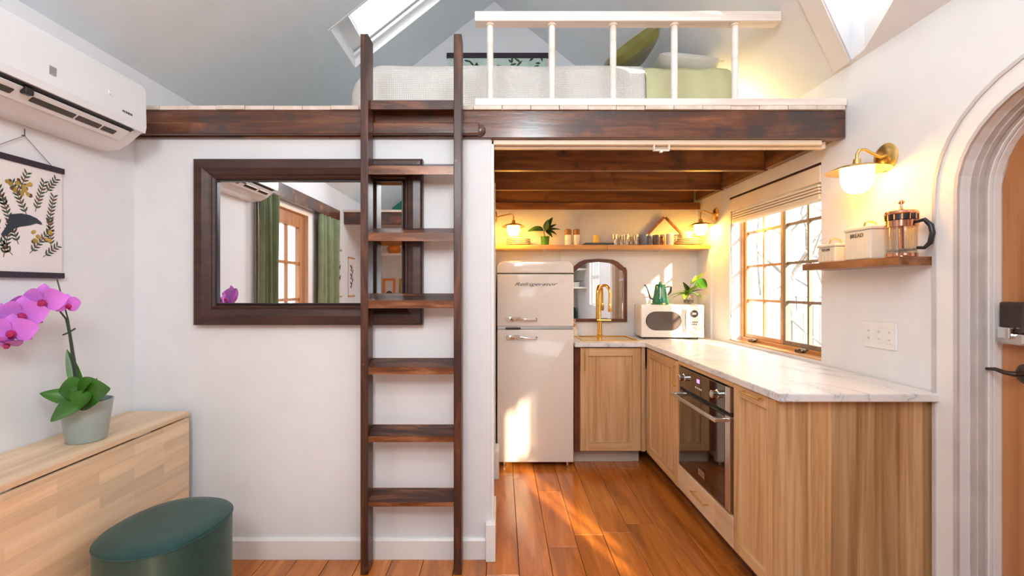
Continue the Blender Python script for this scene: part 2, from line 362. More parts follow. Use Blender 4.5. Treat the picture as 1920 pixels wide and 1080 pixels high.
# left wall: french door opening
FD = (.16, 1.08, 0, 2.0)
def soll(a, b):
    m = (a+b)/2; top = EAVE+.02
    if FD[0] < m < FD[1]: return [(FD[3], FD[3], top, top)]
    return [(-.1, -.1, top, top)]
struct('wall_left', columns('x', XL-.15, XL, [YR-.2, FD[0], FD[1], YB+.15], soll), 'wall')
def gable(a, b):
    return [(-.1, -.1, roof(a)+.02, roof(b)+.02)]
struct('wall_back', columns('y', YB, YB+.15, [XL, XM, XR], gable), 'wall')
RW = (-.3, 1.2, .95, 1.55)
def rear(a, b):
    m = (a+b)/2
    if RW[0] < m < RW[1]: return [(-.1, -.1, RW[2], RW[2]), (RW[3], RW[3], roof(a)+.02, roof(b)+.02)]
    return gable(a, b)
struct('wall_rear', columns('y', YR-.15, YR, sorted([XL, RW[0], XM, RW[1], XR]), rear), 'wall')
# roof slopes with skylight openings
def slope(cells, th):
    mb = MB()
    for c in cells:   # four plan corners (x,y) counter-clockwise
        v = [(x, y, roof(x)) for x, y in c]+[(x, y, roof(x)+th) for x, y in c]
        mb.add(v, [(0, 1, 2, 3), (4, 7, 6, 5), (0, 4, 5, 1), (1, 5, 6, 2), (2, 6, 7, 3), (3, 7, 4, 0)])
    return mb
SX0, SX1, SY0, SY1 = -1.082, -.42, 2.83, 3.335
e = 1e-4
cl = [[(XL-.2, YR-.2), (XM-e, YR-.2), (XM-e, SY0), (XL-.2, SY0)], [(XL-.2, SY0), (SX0, SY0), (SX0, SY1), (XL-.2, SY1)],
      [(SX1, SY0), (XM-e, SY0), (XM-e, SY1), (SX1, SY1)], [(XL-.2, SY1), (XM-e, SY1), (XM-e, YB+.15), (XL-.2, YB+.15)]]
struct('ceiling_left', slope(cl, .16), 'ceil')
A = (1.645, 2.128); B_ = (.95, 1.69); C_ = (1.638, 2.045); F_ = (1.30, 1.25)
def xl(y): return .95 if y <= 1.69 else .95+(y-1.69)/(A[1]-1.69)*(A[0]-.95)
def xr(y):
    if y <= C_[1]:
        t = (y-F_[1])/(C_[1]-F_[1]); return F_[0]+(C_[0]-F_[0])*(t**.75)
    t = (y-C_[1])/(A[1]-C_[1]); return C_[0]+(A[0]-C_[0])*t
yy = sorted(set([1.25, 1.36, 1.47, 1.58, 1.69, 1.78, 1.87, 1.94, 2.0, C_[1], 2.09, A[1]]))
cr_ = [[(XM, YR-.2), (XR+.2, YR-.2), (XR+.2, 1.25), (XM, 1.25)], [(XM, A[1]), (XR+.2, A[1]), (XR+.2, YB+.15), (XM, YB+.15)]]
for a, b in zip(yy[:-1], yy[1:]):
    cr_.append([(XM, a), (xl(a), a), (xl(b), b), (XM, b)]); cr_.append([(xr(a), a), (XR+.2, a), (XR+.2, b), (xr(b), b)])
struct('ceiling_right', slope(cr_, .34), 'wall')
# shallow flared band beside the skylight well
tb = MB(); 
for t0, t1 in ((0, 1),):
    p = [(1.640, 2.135), (1.640, 2.235), (1.20, 1.955), (1.20, 1.850)]
    v = [(x, y, roof(x)-.014) for x, y in p]+[(x, y, roof(x)+.01) for x, y in p]
    tb.add(v, [(0, 1, 2, 3), (4, 7, 6, 5), (0, 4, 5, 1), (1, 5, 6, 2), (2, 6, 7, 3), (3, 7, 4, 0)])
struct('trim_1', tb, 'trim')
# skylight sashes
def skylight(name, x0, x1, y0, y1, th, m='trim'):
    root = bpy.data.objects.new(name, None); COL.objects.link(root); root['kind'] = 'structure'; root.location = (x0, y0, roof(x0))
    def bar(nm, xa, xb, ya, yb, ta, tb_, mm):
        v = [(x, y, roof(x)+t) for t in (ta, tb_) for (x, y) in ((xa, ya), (xb, ya), (xb, yb), (xa, yb))]
        return part(nm, MB().add(v, [(0, 1, 2, 3), (4, 7, 6, 5), (0, 4, 5, 1), (1, 5, 6, 2), (2, 6, 7, 3), (3, 7, 4, 0)]), mm, root)
    bar('reveal', x0, x0+.012, y0, y1, -.004, th, m); bar('reveal', x0+.012, x1, y0, y0+.012, -.004, th, m); bar('reveal', x0+.012, x1, y1-.012, y1, -.004, th, m)
    a = .07
    bar('sash_rail', x0+.012, x0+.012+a, y0+.012, y1-.012, th-.06, th-.01, m); bar('sash_rail', x1-a, x1, y0+.012, y1-.012, th-.06, th-.01, m)
    bar('sash_stile', x0+.012+a, x1-a, y0+.012, y0+.062, th-.06, th-.01, m); bar('sash_stile', x0+.012+a, x1-a, y1-.062, y1-.012, th-.06, th-.01, m)
    bar('stepped_trim', x0+.012, x1-a, y0+.012, y0+.05, th-.10, th-.075, m); bar('stepped_trim', x0+.012, x1-a, y1-.05, y1-.012, th-.10, th-.075, m)
    bar('glass_pane', x0+.012+a, x1-a, y0+.062, y1-.062, th-.04, th-.03, 'glass')
    return root
skylight('window_1', SX0, SX1, SY0, SY1, .16)
sk = MB()
for a, b in zip(yy[:-1], yy[1:]):
    v = [(x, y, roof(x)+t) for t in (.30, .31) for x, y in ((xl(a), a), (xr(a), a), (xr(b), b), (xl(b), b))]
    sk.add(v, [(0, 1, 2, 3), (4, 7, 6, 5)])
struct('window_2', sk, 'glass')
# partition under the loft and its return
pw = MB().box(XL, -.05, 2.20, 2.30, 0, 2.035).box(-.15, -.05, 2.30, YB, 0, 2.035)
struct('wall_partition', pw, 'wall')
struct('baseboard_partition', MB().prism([(2.185, 0), (2.2, 0), (2.2, .10), (2.192, .10), (2.185, .09)], 'x', XL, -.052), 'trim')
struct('baseboard_return', MB().box(-.075, -.028, 2.165, 2.47, 0, .178, .003), 'trim')
struct('baseboard_alcove', MB().box(-.05, -.016, 3.10, 3.27, 0, .19, .003), 'trim')
struct('trim_2', MB().box(-.05, -.036, 2.205, 2.26, .178, 2.03, .002).box(-.05, -.04, 3.1, 3.14, .19, 2.03, .002), 'trim')
struct('baseboard_left', MB().box(XL, XL+.015, 1.03, 2.185, 0, .10, .002), 'trim')
# tile / splash panel behind the worktop
struct('trim_3', MB().box(.50, 1.655, YB-.012, YB, .91, 1.62).box(XR-.012, XR, 3.57, YB, .91, 1.62, 0), 'wall')

# ------------------------------------------------------------------ arched door
tr = MB(); n0 = arch(0); n1 = arch(.096); tr.strip(n0, n1, 'x', XR-.016, XR)
struct('trim_4', tr, 'trim')
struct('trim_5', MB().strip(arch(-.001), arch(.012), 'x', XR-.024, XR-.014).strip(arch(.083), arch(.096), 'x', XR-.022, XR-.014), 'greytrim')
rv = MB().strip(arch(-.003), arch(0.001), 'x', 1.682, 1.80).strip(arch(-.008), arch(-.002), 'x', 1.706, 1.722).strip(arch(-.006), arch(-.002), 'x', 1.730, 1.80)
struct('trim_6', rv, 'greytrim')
struct('trim_7', MB().strip(arch(-.011), arch(-.005), 'x', 1.742, 1.752).strip(arch(-.013), arch(-.005), 'x', 1.758, 1.782), 'trim')
d = bpy.data.objects.new('door_1', None); COL.objects.link(d); d.location = (1.784, DC-DHW, 0); d['kind'] = 'structure'
slab = arch(-.02); edges = [DC-DHW+.014+i*(2*DHW-.028)/6 for i in range(7)]
for a, b in zip(edges[:-1], edges[1:]):
    a += .0012; b -= .0012
    z = lambda y: DZ+(DHH-.014)*math.sqrt(max(0, 1-((y-DC)/(DHW-.014))**2))
    st = [a+(b-a)*i/5 for i in range(6)]
    part('plank', MB().prism([(a, .01), (b, .01)]+[(s_, z(s_)) for s_ in st[::-1]], 'x', 1.784, 1.822), 'door', d)
part('backing_board', MB().strip(arch(-.03), [(DC, z_[1]*.5) for z_ in arch(-.03)], 'x', 1.822, 1.83), 'door', d)
LY = 1.535
lk = part('deadbolt', box(1.747, 1.783, LY-.02, LY+.058, 1.155, 1.262, .006), 'bronze', d, label='dark keypad deadbolt box')
part('deadbolt_plate', box(1.742, 1.783, LY-.025, LY+.062, 1.115, 1.155, .008), 'steel', lk)
part('thumb_turn', MB().box(1.730, 1.746, LY+.008, LY+.05, 1.135, 1.175, .004), 'chrome', lk)
hd = part('door_handle', MB().lathe([(0, 0), (.032, 0), (.034, .006), (.026, .014), (.014, .018), (0, .018)], (0, 0, 0), 20, Matrix.Translation((1.784, LY, 1.018)) @ Matrix.Rotation(-PI/2, 4, 'Y')), 'bronze', d, smooth=True)
part('lever', MB().tube([(1.772, LY, 1.018), (1.737, LY, 1.018), (1.727, LY+.02, 1.02), (1.729, LY+.05, 1.026), (1.734, LY+.085, 1.022)], [.009, .009, .008, .007, .005]), 'bronze', hd, smooth=True)
struct('ground', MB().box(-30, 30, -30, 30, -.5, -.42), 'ground')

# ------------------------------------------------------------------ kitchen window (casements in the right wall)
def casement(name, x, y0, y1, z0, z1, ny, nz, m='winwood', fr=.035, mu=.016, th=.035):
    r = bpy.data.objects.new(name, None); COL.objects.link(r); r['kind'] = 'structure'; r.location = (x, y0, z0)
    part('stile', box(x, x+th, y0, y0+fr, z0, z1, .003), m, r); part('stile', box(x, x+th, y1-fr, y1, z0, z1, .003), m, r)
    part('rail', box(x, x+th, y0+fr, y1-fr, z0, z0+fr, .003), m, r); part('rail', box(x, x+th, y0+fr, y1-fr, z1-fr, z1, .003), m, r)
    iy, iz = (y1-y0-2*fr)/ny, (z1-z0-2*fr)/nz
    for i in range(1, ny): part('muntin', box(x+.008, x+th-.008, y0+fr+i*iy-mu/2, y0+fr+i*iy+mu/2, z0+fr, z1-fr), m, r)
    for j in range(1, nz): part('muntin', box(x+.009, x+th-.009, y0+fr, y1-fr, z0+fr+j*iz-mu/2, z0+fr+j*iz+mu/2), m, r)
    for i in range(ny):
        for j in range(nz):
            part('pane', box(x+th/2-.001, x+th/2+.001, y0+fr+i*iy+mu/2, y0+fr+(i+1)*iy-mu/2, z0+fr+j*iz+mu/2, z0+fr+(j+1)*iz-mu/2), 'glass', r)
    return r
wy0, wy1, wz0, wz1 = WIN
struct('trim_8', MB().box(1.745, 1.80, wy0, wy1, wz0, wz0+.03, .003).box(1.745, 1.80, wy1-.03, wy1, wz0+.03, wz1, .003).box(1.745, 1.80, wy0, wy0+.03, wz0+.03, wz1, .003), 'winwood')
struct('trim_9', MB().box(XR+.001, 1.745, wy0, wy1, wz0-.001, wz0+.008), 'winwood')
mid = (wy0+wy1)/2
casement('window_3', 1.755, wy0+.03, mid, wz0+.03, wz1, 2, 4, 'greyframe', .026)
for nm in ('window_3',):
    for ch in bpy.data.objects[nm].children: pass
casement('window_4', 1.755, mid, wy1-.03, wz0+.03, wz1, 2, 4, 'winwood', .026)
for hx, ya in ((0, 2.62), (0, 3.12)):
    r = thing('window_crank', 'pewter casement crank lying on the sill, ' + ('near end by the wall corner' if ya < 3 else 'far end behind the worktop corner'), 'window crank', (1.725, ya, wz0+.008))
    part('crank_base', box(1.712, 1.738, ya-.03, ya+.03, wz0+.008, wz0+.024, .004), 'bronze', r)
    part('crank_arm', MB().tube([(1.72, ya, wz0+.022), (1.70, ya-.04, wz0+.035), (1.695, ya-.10, wz0+.03), (1.695, ya-.12, wz0+.042)], .005), 'bronze', r, smooth=True)
casement('window_5', XR+.05, WN[0], WN[1], WN[2], WN[3], 4, 2, 'trim', .03, .065)
# unseen rear window, added as an opening for fill daylight
r = bpy.data.objects.new('window_6', None); COL.objects.link(r); r['kind'] = 'structure'; r.location = (RW[0], YR, RW[2])
part('frame', MB().box(RW[0], RW[1], YR-.09, YR-.05, RW[2], RW[2]+.04).box(RW[0], RW[1], YR-.09, YR-.05, RW[3]-.04, RW[3]).box(RW[0], RW[0]+.04, YR-.09, YR-.05, RW[2]+.04, RW[3]-.04).box(RW[1]-.04, RW[1], YR-.09, YR-.05, RW[2]+.04, RW[3]-.04).box(.43, .47, YR-.09, YR-.05, RW[2]+.04, RW[3]-.04), 'trim', r)
part('glass_pane', box(RW[0]+.04, RW[1]-.04, YR-.072, YR-.070, RW[2]+.04, RW[3]-.04), 'glass', r)
struct('gap_shade_strip', MB().box(XR+.002, 1.70, wy0+.004, wy1-.004, 1.951, 1.964), 'frame')  # dark strip standing in for the shaded gap above the blind
# blind
bl = thing('window_blind', 'ivory blind drawn up at the head of the kitchen window', 'blind', (1.68, 2.83, 1.95))
part('head_rail', box(XR-.004, 1.715, wy0+.004, wy1-.004, 1.862, 1.950, .004), 'blind', bl)
for j in range(4): part('slat', box(XR-.012+.002*j, 1.712, wy0+.008, wy1-.008, 1.846-.016*j-.008, 1.846-.016*j+.003, .001), 'blind', bl)
part('bottom_rail', box(XR-.008, 1.708, wy0+.008, wy1-.008, 1.772, 1.790, .003), 'blind', bl)
part('pull_cord', MB().tube([(1.645, 3.24, 1.86), (1.643, 3.24, 1.6), (1.65, 3.235, 1.35), (1.642, 3.24, 1.1)], .0025, 6), 'cord', bl)

# ------------------------------------------------------------------ french door in the left wall (seen in the mirror)
r = bpy.data.objects.new('door_2', None); COL.objects.link(r); r['kind'] = 'structure'; r.location = (XL-.05, FD[0], 0)
x0, x1 = XL-.07, XL-.03; st = .10
part('stile', box(x0, x1, FD[0]+.03, FD[0]+.03+st, 0, 1.97), 'door', r); part('stile', box(x0, x1, FD[1]-.03-st, FD[1]-.03, 0, 1.97), 'door', r)
part('rail', box(x0, x1, FD[0]+.13, FD[1]-.13, 0, .25), 'door', r); part('rail', box(x0, x1, FD[0]+.13, FD[1]-.13, 1.85, 1.97), 'door', r)
ya, yb, za, zb = FD[0]+.13, FD[1]-.13, .25, 1.85
for i in range(1, 3): part('muntin', box(x0+.008, x1-.008, ya+(yb-ya)*i/3-.012, ya+(yb-ya)*i/3+.012, za, zb), 'door', r)
for j in range(1, 5): part('muntin', box(x0+.009, x1-.009, ya, yb, za+(zb-za)*j/5-.012, za+(zb-za)*j/5+.012), 'door', r)
for i in range(3):
    for j in range(5):
        part('pane', box(XL-.051, XL-.049, ya+(yb-ya)*i/3+.012, ya+(yb-ya)*(i+1)/3-.012, za+(zb-za)*j/5+.012, za+(zb-za)*(j+1)/5-.012), 'glass', r)
struct('trim_10', MB().box(XL-.1, XL+.004, FD[0], FD[0]+.03, 0, 2.0).box(XL-.1, XL+.004, FD[1]-.03, FD[1], 0, 2.0).box(XL-.1, XL+.004, FD[0]+.03, FD[1]-.03, 1.97, 2.0), 'cream')
rd = thing('curtain_rod', 'dark wooden beam carrying the curtains above the french door', 'curtain rod', (XL, .55, 2.06)); part('rod', box(XL, XL+.07, -.45, 1.15, 2.02, 2.13, .004), 'beam', rd)
def curtain(ya, yb, lab):
    def fn(u, v):
        y = ya+(yb-ya)*u; p = math.sin(u*PI*9)*.028+math.sin(u*PI*5+1)*.012
        return (XL+.055+p*(1-.25*v), y+.03*math.sin(v*3+u*4)*(1-v), 2.015-2.0*v)
    mb = MB().grid(fn, 60, 8); o = part('curtain', mb, 'curtain', smooth=True); s = o.modifiers.new('thick', 'SOLIDIFY'); s.thickness = .004
    return tag(o, lab, 'curtain')
curtain(.89, 1.135, 'green curtain seen in the mirror nearest the orchid, left of the french door')
curtain(-.40, .09, 'green curtain seen in the mirror right of the french door')

# ------------------------------------------------------------------ loft
dk = thing('loft_deck', 'pale pine board deck of the sleeping loft', 'loft floor', (0, 2.17, 2.164))
x = XL+.003; mesh0 = None
while x < XR-.02:
    b = min(x+.137, XR-.003)
    part('plank', box(x+.0012, b-.0012, 2.170+random.uniform(-.003, .003), YB-.003, 2.1645, 2.184, .0015, seg=1), 'deck', dk); x = b
bm_ = thing('loft_beam', 'long dark stained knotty beam along the front edge of the loft', 'beam', (0, 2.2, 2.03))
part('beam_timber', box(XL+.002, XR-.004, 2.18, 2.235, 2.032, 2.164, .003), 'beam', bm_)
part('ladder_batten', box(XL+.01, -.105, 2.152, 2.18, 2.040, 2.098, .006), 'beam', bm_, label='dark batten that the ladder leans on')
part('batten_end_knob', MB().lathe([(0, 0), (.026, 0), (.030, .006), (.026, .014), (.010, .020), (0, .02)], (0, 0, 0), 18, Matrix.Translation((-.105, 2.18, 2.066)) @ Matrix.Rotation(PI/2, 4, 'X')), 'beam', bm_, smooth=True)
jl = ['nearest the front beam', 'second from the front beam', 'third back, in front of the kitchen wall']
for j, y in enumerate((2.78, 3.335, 3.80)):
    o = part('ceiling_joist', box(-.048, XR-.045, y, min(y+.038, YB), 2.032 if j < 2 else 2.027, 2.163, .003), 'joist'); tag(o, 'stained pine joist under the loft, ' + jl[j], 'joist', 'joists under the loft')
o = part('ceiling_joist', box(-.048, 1.655, 3.775, 3.799, 1.965, 2.02, .002), 'joist'); tag(o, 'low stained ledger board against the kitchen back wall', 'joist')
for j, (a, b) in enumerate(((2.237, 2.779), (2.82, 3.334), (3.376, 3.774))):
    o = part('side_joist', box(XR-.044, XR-.002, a, b, 2.04, 2.163, .002), 'joisty'); tag(o, 'stained side board on the window wall, %s gap between joists' % ('first', 'second', 'third')[j], 'joist', 'side boards under the loft')
tk = thing('door_track', 'cream double track fixed under the front beam above the kitchen opening', 'track', (.8, 2.26, 2.0))
part('track_rail', box(-.048, 1.60, 2.236, 2.262, 1.998, 2.031, .002), 'cream', tk); part('track_rail', box(-.048, 1.56, 2.205, 2.228, 2.008, 2.0315, .002), 'cream', tk)
bk = part('track_bracket', MB().box(.742, .748, 2.208, 2.224, 1.982, 2.008).box(.815, .821, 2.208, 2.224, 1.982, 2.008).box(.742, .821, 2.208, 2.224, 1.980, 1.985).box(.774, .788, 2.208, 2.224, 1.972, 1.981, .002), 'white', tk)
# balustrade
bz = thing('loft_railing', 'white wooden railing with five round balusters on the loft edge', 'railing', (.6, 2.19, 2.184))
part('bottom_rail', box(-.127, XR-.006, 2.168, 2.215, 2.184, 2.218, .003), 'whitewood', bz)
part('top_rail', box(-.127, 1.335, 2.158, 2.222, 2.583, 2.630, .004), 'whitewood', bz)
for px in (919, 1035, 1150, 1265, 1379):
    X = (px-940)/389; bl_ = part('baluster', MB().lathe([(.0135, 0), (.0155, .02), (.0155, .35), (.0135, .366)], (X, 2.19, 2.2175), 14), 'whitewood', bz, smooth=True)
    part('collar', MB().lathe([(.02, 0), (.022, .004), (.02, .009)], (X, 2.19, 2.574), 14), 'cream', bl_, smooth=True)
# bed
bed = thing('mattress', 'low mattress on the loft under white quilt and sage duvet', 'mattress', (.2, 3.1, 2.184))
part('mattress_core', box(-.80, 1.22, 2.58, 3.70, 2.186, 2.50, .05, seg=4), 'pillow', bed, smooth=True)
def drape(xa, xb, y0, y1, zb, zt, rr, folds, endl=False, endr=False, th=.0):
    def fn(u, v):
        X = xa+(xb-xa)*u
        # profile in y,z: up front, over the top, down back
        hgt = zt-zb; dep = y1-y0; L_ = hgt+dep+.3; s = v*L_
        if s < hgt-rr: y, z = y0, zb+s
        elif s < hgt-rr+rr*PI/2: a = (s-hgt+rr)/rr; y, z = y0+rr*(1-math.cos(a)), zt-rr+rr*math.sin(a)
        else:
            q = s-(hgt-rr+rr*PI/2); y, z = min(y0+rr+q, y1), zt
            if y0+rr+q > y1: z = zt-(y0+rr+q-y1)
        f = folds(u, max(0, 1-(z-zb)/max(1e-3, hgt)))
        taper = 0
        if endl and u < .12: t = 1-u/.12; k_ = 1-math.sqrt(max(0, 1-t*t)); z = zb+(z-zb)*(1-.55*k_); y = y0+(y-y0)*(1) + .10*k_*(1 if v < .5 else -1)
        return (X, y-f, z+.003*math.sin(u*17)*(1 if z > zb+hgt*.7 else 0))
    return MB().grid(fn, 70, 34)
def q1(u, w): return .014*math.sin(u*31)*w+.012*math.sin(u*13+1)*w*(1 if u > .25 else .2)
o = part('quilt', drape(-.87, .80, 2.52, 3.74, 2.192, 2.572, .075, q1, endl=True), 'quilt', smooth=True); tag(o, 'white waffle quilt spread over the foot of the loft bed', 'quilt')
s = o.modifiers.new('thick', 'SOLIDIFY'); s.thickness = .008; s.offset = -1
def q2(u, w): return .022*math.sin(u*9+.5)*w+.010*math.sin(u*21)*w
o = part('duvet', drape(.805, 1.285, 2.525, 3.74, 2.200, 2.565, .08, q2), 'sage', smooth=True); tag(o, 'sage green duvet at the pillow end of the loft bed', 'duvet')
s = o.modifiers.new('thick', 'SOLIDIFY'); s.thickness = .012; s.offset = -1
o = part('bed_pillow', cushion(MB(), (1.10, 2.83, 2.640), (1, 0, -.10), (0, 1, 0), (.1, 0, 1), .19, .22, .055), 'pillow', smooth=True); tag(o, 'plump white bed pillow behind the railing', 'pillow')
o = part('throw_pillow', cushion(MB(), (.775, 2.80, 2.722), (.80, 0, .60), (0, 1, .0), (-.60, 0, .80), .195, .18, .065), 'olive', smooth=True); tag(o, 'olive green cushion standing tilted at the head of the bed', 'cushion')
# botanical print on the gable
def hanging(name, lab, X0, X1, Y, zt, zb, m, rods='rod'):
    r = thing(name, lab, 'poster', ((X0+X1)/2, Y, zt))
    part('top_rod', box(X0-.01, X1+.01, Y-.022, Y-.002, zt-.03, zt+.012, .002), rods, r)
    part('bottom_rod', box(X0-.01, X1+.01, Y-.022, Y-.002, zb-.03, zb, .002), rods, r)
    pp = part('paper', box(X0, X1, Y-.012, Y-.009, zb-.01, zt), m, r); return r, pp
r, pp = hanging('loft_poster', 'pale green botanical chart on a black rod, on the loft gable wall', -.45, .385, YB, 3.275, 2.72, 'paperg')
for j in range(46):
    X = random.uniform(-.42, .35); Z = random.uniform(2.75, 3.22); mb = MB()
    if j < 18: Z = random.uniform(3.14, 3.23)
    leaf_mesh(mb, (X, YB-.0135, Z), (random.uniform(-1, 1), 0, random.uniform(-.2, 1)), (0, -1, 0), random.uniform(.03, .07), .018, .0, .0, 4)
    if j == 0: allm = MB()
    me = mb.bm; 
    vs = [v.co.copy() for v in me.verts]; me.verts.index_update(); allm.add(vs, [[v.index for v in f.verts] for f in me.faces]); me.free()
part('printed_leaves', allm, 'inkg', pp)

# ------------------------------------------------------------------ ladder
LY0, LY1 = 2.066, 2.150
la = thing('loft_ladder', 'dark worn wooden ladder leaning on the loft beam', 'ladder', (-.4, 2.1, 0))
def xp(px, Y): return (px-940)/850*Y
for (a, b) in ((675.5, 690), (850.5, 865.5)):
    part('side_rail', box(xp(a, LY0), xp(b, LY0), LY0, LY1, 0.002, H+(540-63)/850*LY0, .003), 'ladder', la)
xa, xb = xp(690, LY0)+.0005, xp(850.5, LY0)-.0005
for yb_, th in ((950, .020), (829, .026), (702, .032), (578, .036), (452, .038), (327, .038)):
    z0 = H+(540-yb_)/850*(LY0+.003); ya_, yz_ = LY0+.003, LY1-.001
    rg = part('rung', MB().prism([(ya_, z0), (ya_, z0+th), (yz_, z0+th+.031), (yz_, z0+.031)], 'x', xa, xb), 'tread', la)
    rg.data.materials.append(M['nosing'])
    for p_ in rg.data.polygons:
        if p_.normal.y < -.9: p_.material_index = 1   # the front edge is worn to the bare orange wood
z0 = H+(540-208)/850*(LY0+.04)
part('rung', MB().prism([(LY0+.04, z0+.008), (LY0+.04, z0+.05), (LY1-.001, z0+.06), (LY1-.001, z0+.018)], 'x', xa, xb), 'tread', la)

# ------------------------------------------------------------------ big mirror
mr = thing('wall_mirror', 'large dark brown framed mirror on the partition wall', 'mirror', (-.92, 2.2, 1.53))
mx0, mx1, mz0, mz1 = -1.468, -.376, 1.133, 1.925; ix0, ix1, iz0, iz1 = -1.365, -.470, 1.232, 1.826
def mitre(side):
    o_ = {'b': [(mx0, mz0), (mx1, mz0)], 't': [(mx1, mz1), (mx0, mz1)], 'l': [(mx0, mz1), (mx0, mz0)], 'r': [(mx1, mz0), (mx1, mz1)]}[side]
    i_ = {'b': [(ix0, iz0), (ix1, iz0)], 't': [(ix1, iz1), (ix0, iz1)], 'l': [(ix0, iz1), (ix0, iz0)], 'r': [(ix1, iz0), (ix1, iz1)]}[side]
    prof = [(0, 2.198), (0, 2.160), (.10, 2.150), (.45, 2.148), (.72, 2.158), (.80, 2.166), (.86, 2.163), (1, 2.176), (1, 2.198)]
    v = []
    for e_ in (0, 1):
        for t, y in prof: v.append((o_[e_][0]*(1-t)+i_[e_][0]*t, y, o_[e_][1]*(1-t)+i_[e_][1]*t))
    n = len(prof); f = [(i, i+1, n+i+1, n+i) for i in range(n-1)]+[(n-1, 0, n, 2*n-1), list(range(n)), list(range(n, 2*n))[::-1]]
    return MB().add(v, f)
for sd in 'btlr': part('frame_side', mitre(sd), 'frame', mr)
part('inner_lip', MB().box(ix0, ix1, 2.168, 2.182, iz0, iz0+.006).box(ix0, ix1, 2.168, 2.182, iz1-.006, iz1).box(ix0, ix0+.006, 2.168, 2.182, iz0+.006, iz1-.006).box(ix1-.006, ix1, 2.168, 2.182, iz0+.006, iz1-.006), 'black', mr)
part('mirror_glass', box(ix0, ix1, 2.180, 2.184, iz0, iz1), 'mirror', mr)

# ------------------------------------------------------------------ fold-down console table
ct = thing('console_table', 'pale butcher-block drop-leaf console along the left wall', 'table', (-1.62, 1.67, 0))
part('tabletop', box(XL+.003, -1.488, 1.18, 2.165, .700, .722, .003), 'block', ct)
lf = part('drop_leaf', box(-1.500, -1.480, 1.185, 2.150, .06, .694, .002), 'blockv', ct)
part('end_frame', box(XL+.02, -1.53, 2.10, 2.135, 0.0, .699, .002), 'block', ct)
part('end_frame', box(XL+.02, -1.53, 1.24, 1.275, 0.0, .699, .002), 'block', ct)
part('foot_rail', box(XL+.04, -1.55, 1.28, 2.095, .08, .14, .002), 'block', ct)
for y in (1.3, 1.85): part('hinge', MB().tube([(-1.497, y, .697), (-1.497, y+.08, .697)], .0028, 8), 'steel', ct)

# ------------------------------------------------------------------ stool
sr = thing('velvet_stool', 'dark green velvet oval stool with arched base, in front of the console', 'stool', (-1.225, 1.665, 0))
ca, sa = math.cos(-.12), math.sin(-.12)
def oval(th, k_=1.0, n=2.25):
    c, s_ = math.cos(th), math.sin(th); r = (abs(c)**n+abs(s_)**n)**(-1/n)
    x_, y_ = .186*k_*r*c, .214*k_*r*s_; return (-1.225+x_*ca-y_*sa, 1.665+x_*sa+y_*ca)
NT = 72
def ring(k_, z): return [(*oval(2*PI*i/NT, k_), z if not callable(z) else z(2*PI*i/NT)) for i in range(NT)]
def rings(rs, cap=True):
    v = [p for r in rs for p in r]; f = []
    for j in range(len(rs)-1):
        for i in range(NT): f.append((j*NT+i, j*NT+(i+1) % NT, (j+1)*NT+(i+1) % NT, (j+1)*NT+i))
    if cap: f.append([(len(rs)-1)*NT+i for i in range(NT)])
    return MB().add(v, f)
def zb_(th):
    d_ = abs(((th+.40)+PI) % (2*PI)-PI); d2 = abs(((th+.40+PI)+PI) % (2*PI)-PI); d_ = min(d_, d2)
    return .012+.262*math.sqrt(max(0, 1-(d_/.55)**2)) if d_ < .55 else .012
part('stool_body', rings([ring(.88, zb_), ring(1.0, zb_), ring(1.0, lambda t: max(.285, zb_(t))), ring(1.0, .34), ring(1.005, .40), ring(1.0, .437)], False), 'velvet', sr, smooth=True)
part('piping', MB().tube([p for p in ring(1.003, .437)]+[ring(1.003, .437)[0]], .0032, 6), 'velvet', sr, smooth=True)
part('seat_cushion', rings([ring(.998, .437), ring(.985, .446), ring(.93, .452), ring(.7, .455), ring(.3, .456)]), 'velvet', sr, smooth=True)

# ------------------------------------------------------------------ air conditioner
ac = thing('air_conditioner', 'white wall air conditioner at the top of the left wall', 'air conditioner', (-1.68, 1.6, 1.9))
AY0, AY1 = 1.16, 2.01
prof = [(XL+.002, 2.195), (XL+.02, 2.205), (-1.615, 2.205), (-1.59, 2.196), (-1.580, 2.175), (-1.578, 2.02), (-1.582, 1.998), (-1.600, 1.992), (-1.655, 1.945), (-1.70, 1.922), (XL+.002, 1.915)]
part('casing', MB().prism(prof, 'y', AY0, AY1), 'plastic', ac)
fp = part('front_panel', MB().prism([(-1.600, 2.209), (-1.586, 2.201), (-1.574, 2.180), (-1.571, 2.02), (-1.576, 1.994), (-1.584, 1.994), (-1.579, 2.02), (-1.581, 2.175)], 'y', AY0+.003, AY1-.003), 'plastic', ac)
part('air_slot', MB().prism([(-1.5855, 1.9915), (-1.598, 1.9885), (-1.612, 1.978), (-1.601, 1.990)], 'y', AY0+.03, AY1-.05), 'dark', ac)
part('louvre', MB().prism([(-1.600, 1.984), (-1.640, 1.951), (-1.642, 1.944), (-1.598, 1.980)], 'y', AY0+.03, AY1-.06), 'plastic', ac)
for a, b in ((AY0+.06, 1.33), (1.36, 1.50), (1.56, 1.72), (1.73, 1.83), (1.84, 1.90)):
    part('grille_slot', MB().prism([(-1.612, 1.969), (-1.626, 1.958), (-1.628, 1.9535), (-1.612, 1.965)], 'y', a, b), 'bronze', ac)
part('louvre_motor', MB().box(-1.612, -1.590, 1.515, 1.545, 1.962, 1.987, .004), 'black', ac)
MT = Matrix.Translation
R_left = Matrix(((0, 0, 1, 0), (1, 0, 0, 0), (0, 1, 0, 0), (0, 0, 0, 1)))   # text plane onto a surface facing +x, reading along +y
text('lettering', 'PIONEER', .013, 'black', ac, MT((-1.5710, 1.905, 2.045)) @ R_left, ext=.0008)
part('energy_sticker', box(-1.5715, -1.5695, 1.575, 1.600, 2.055, 2.085), 'steel', ac)
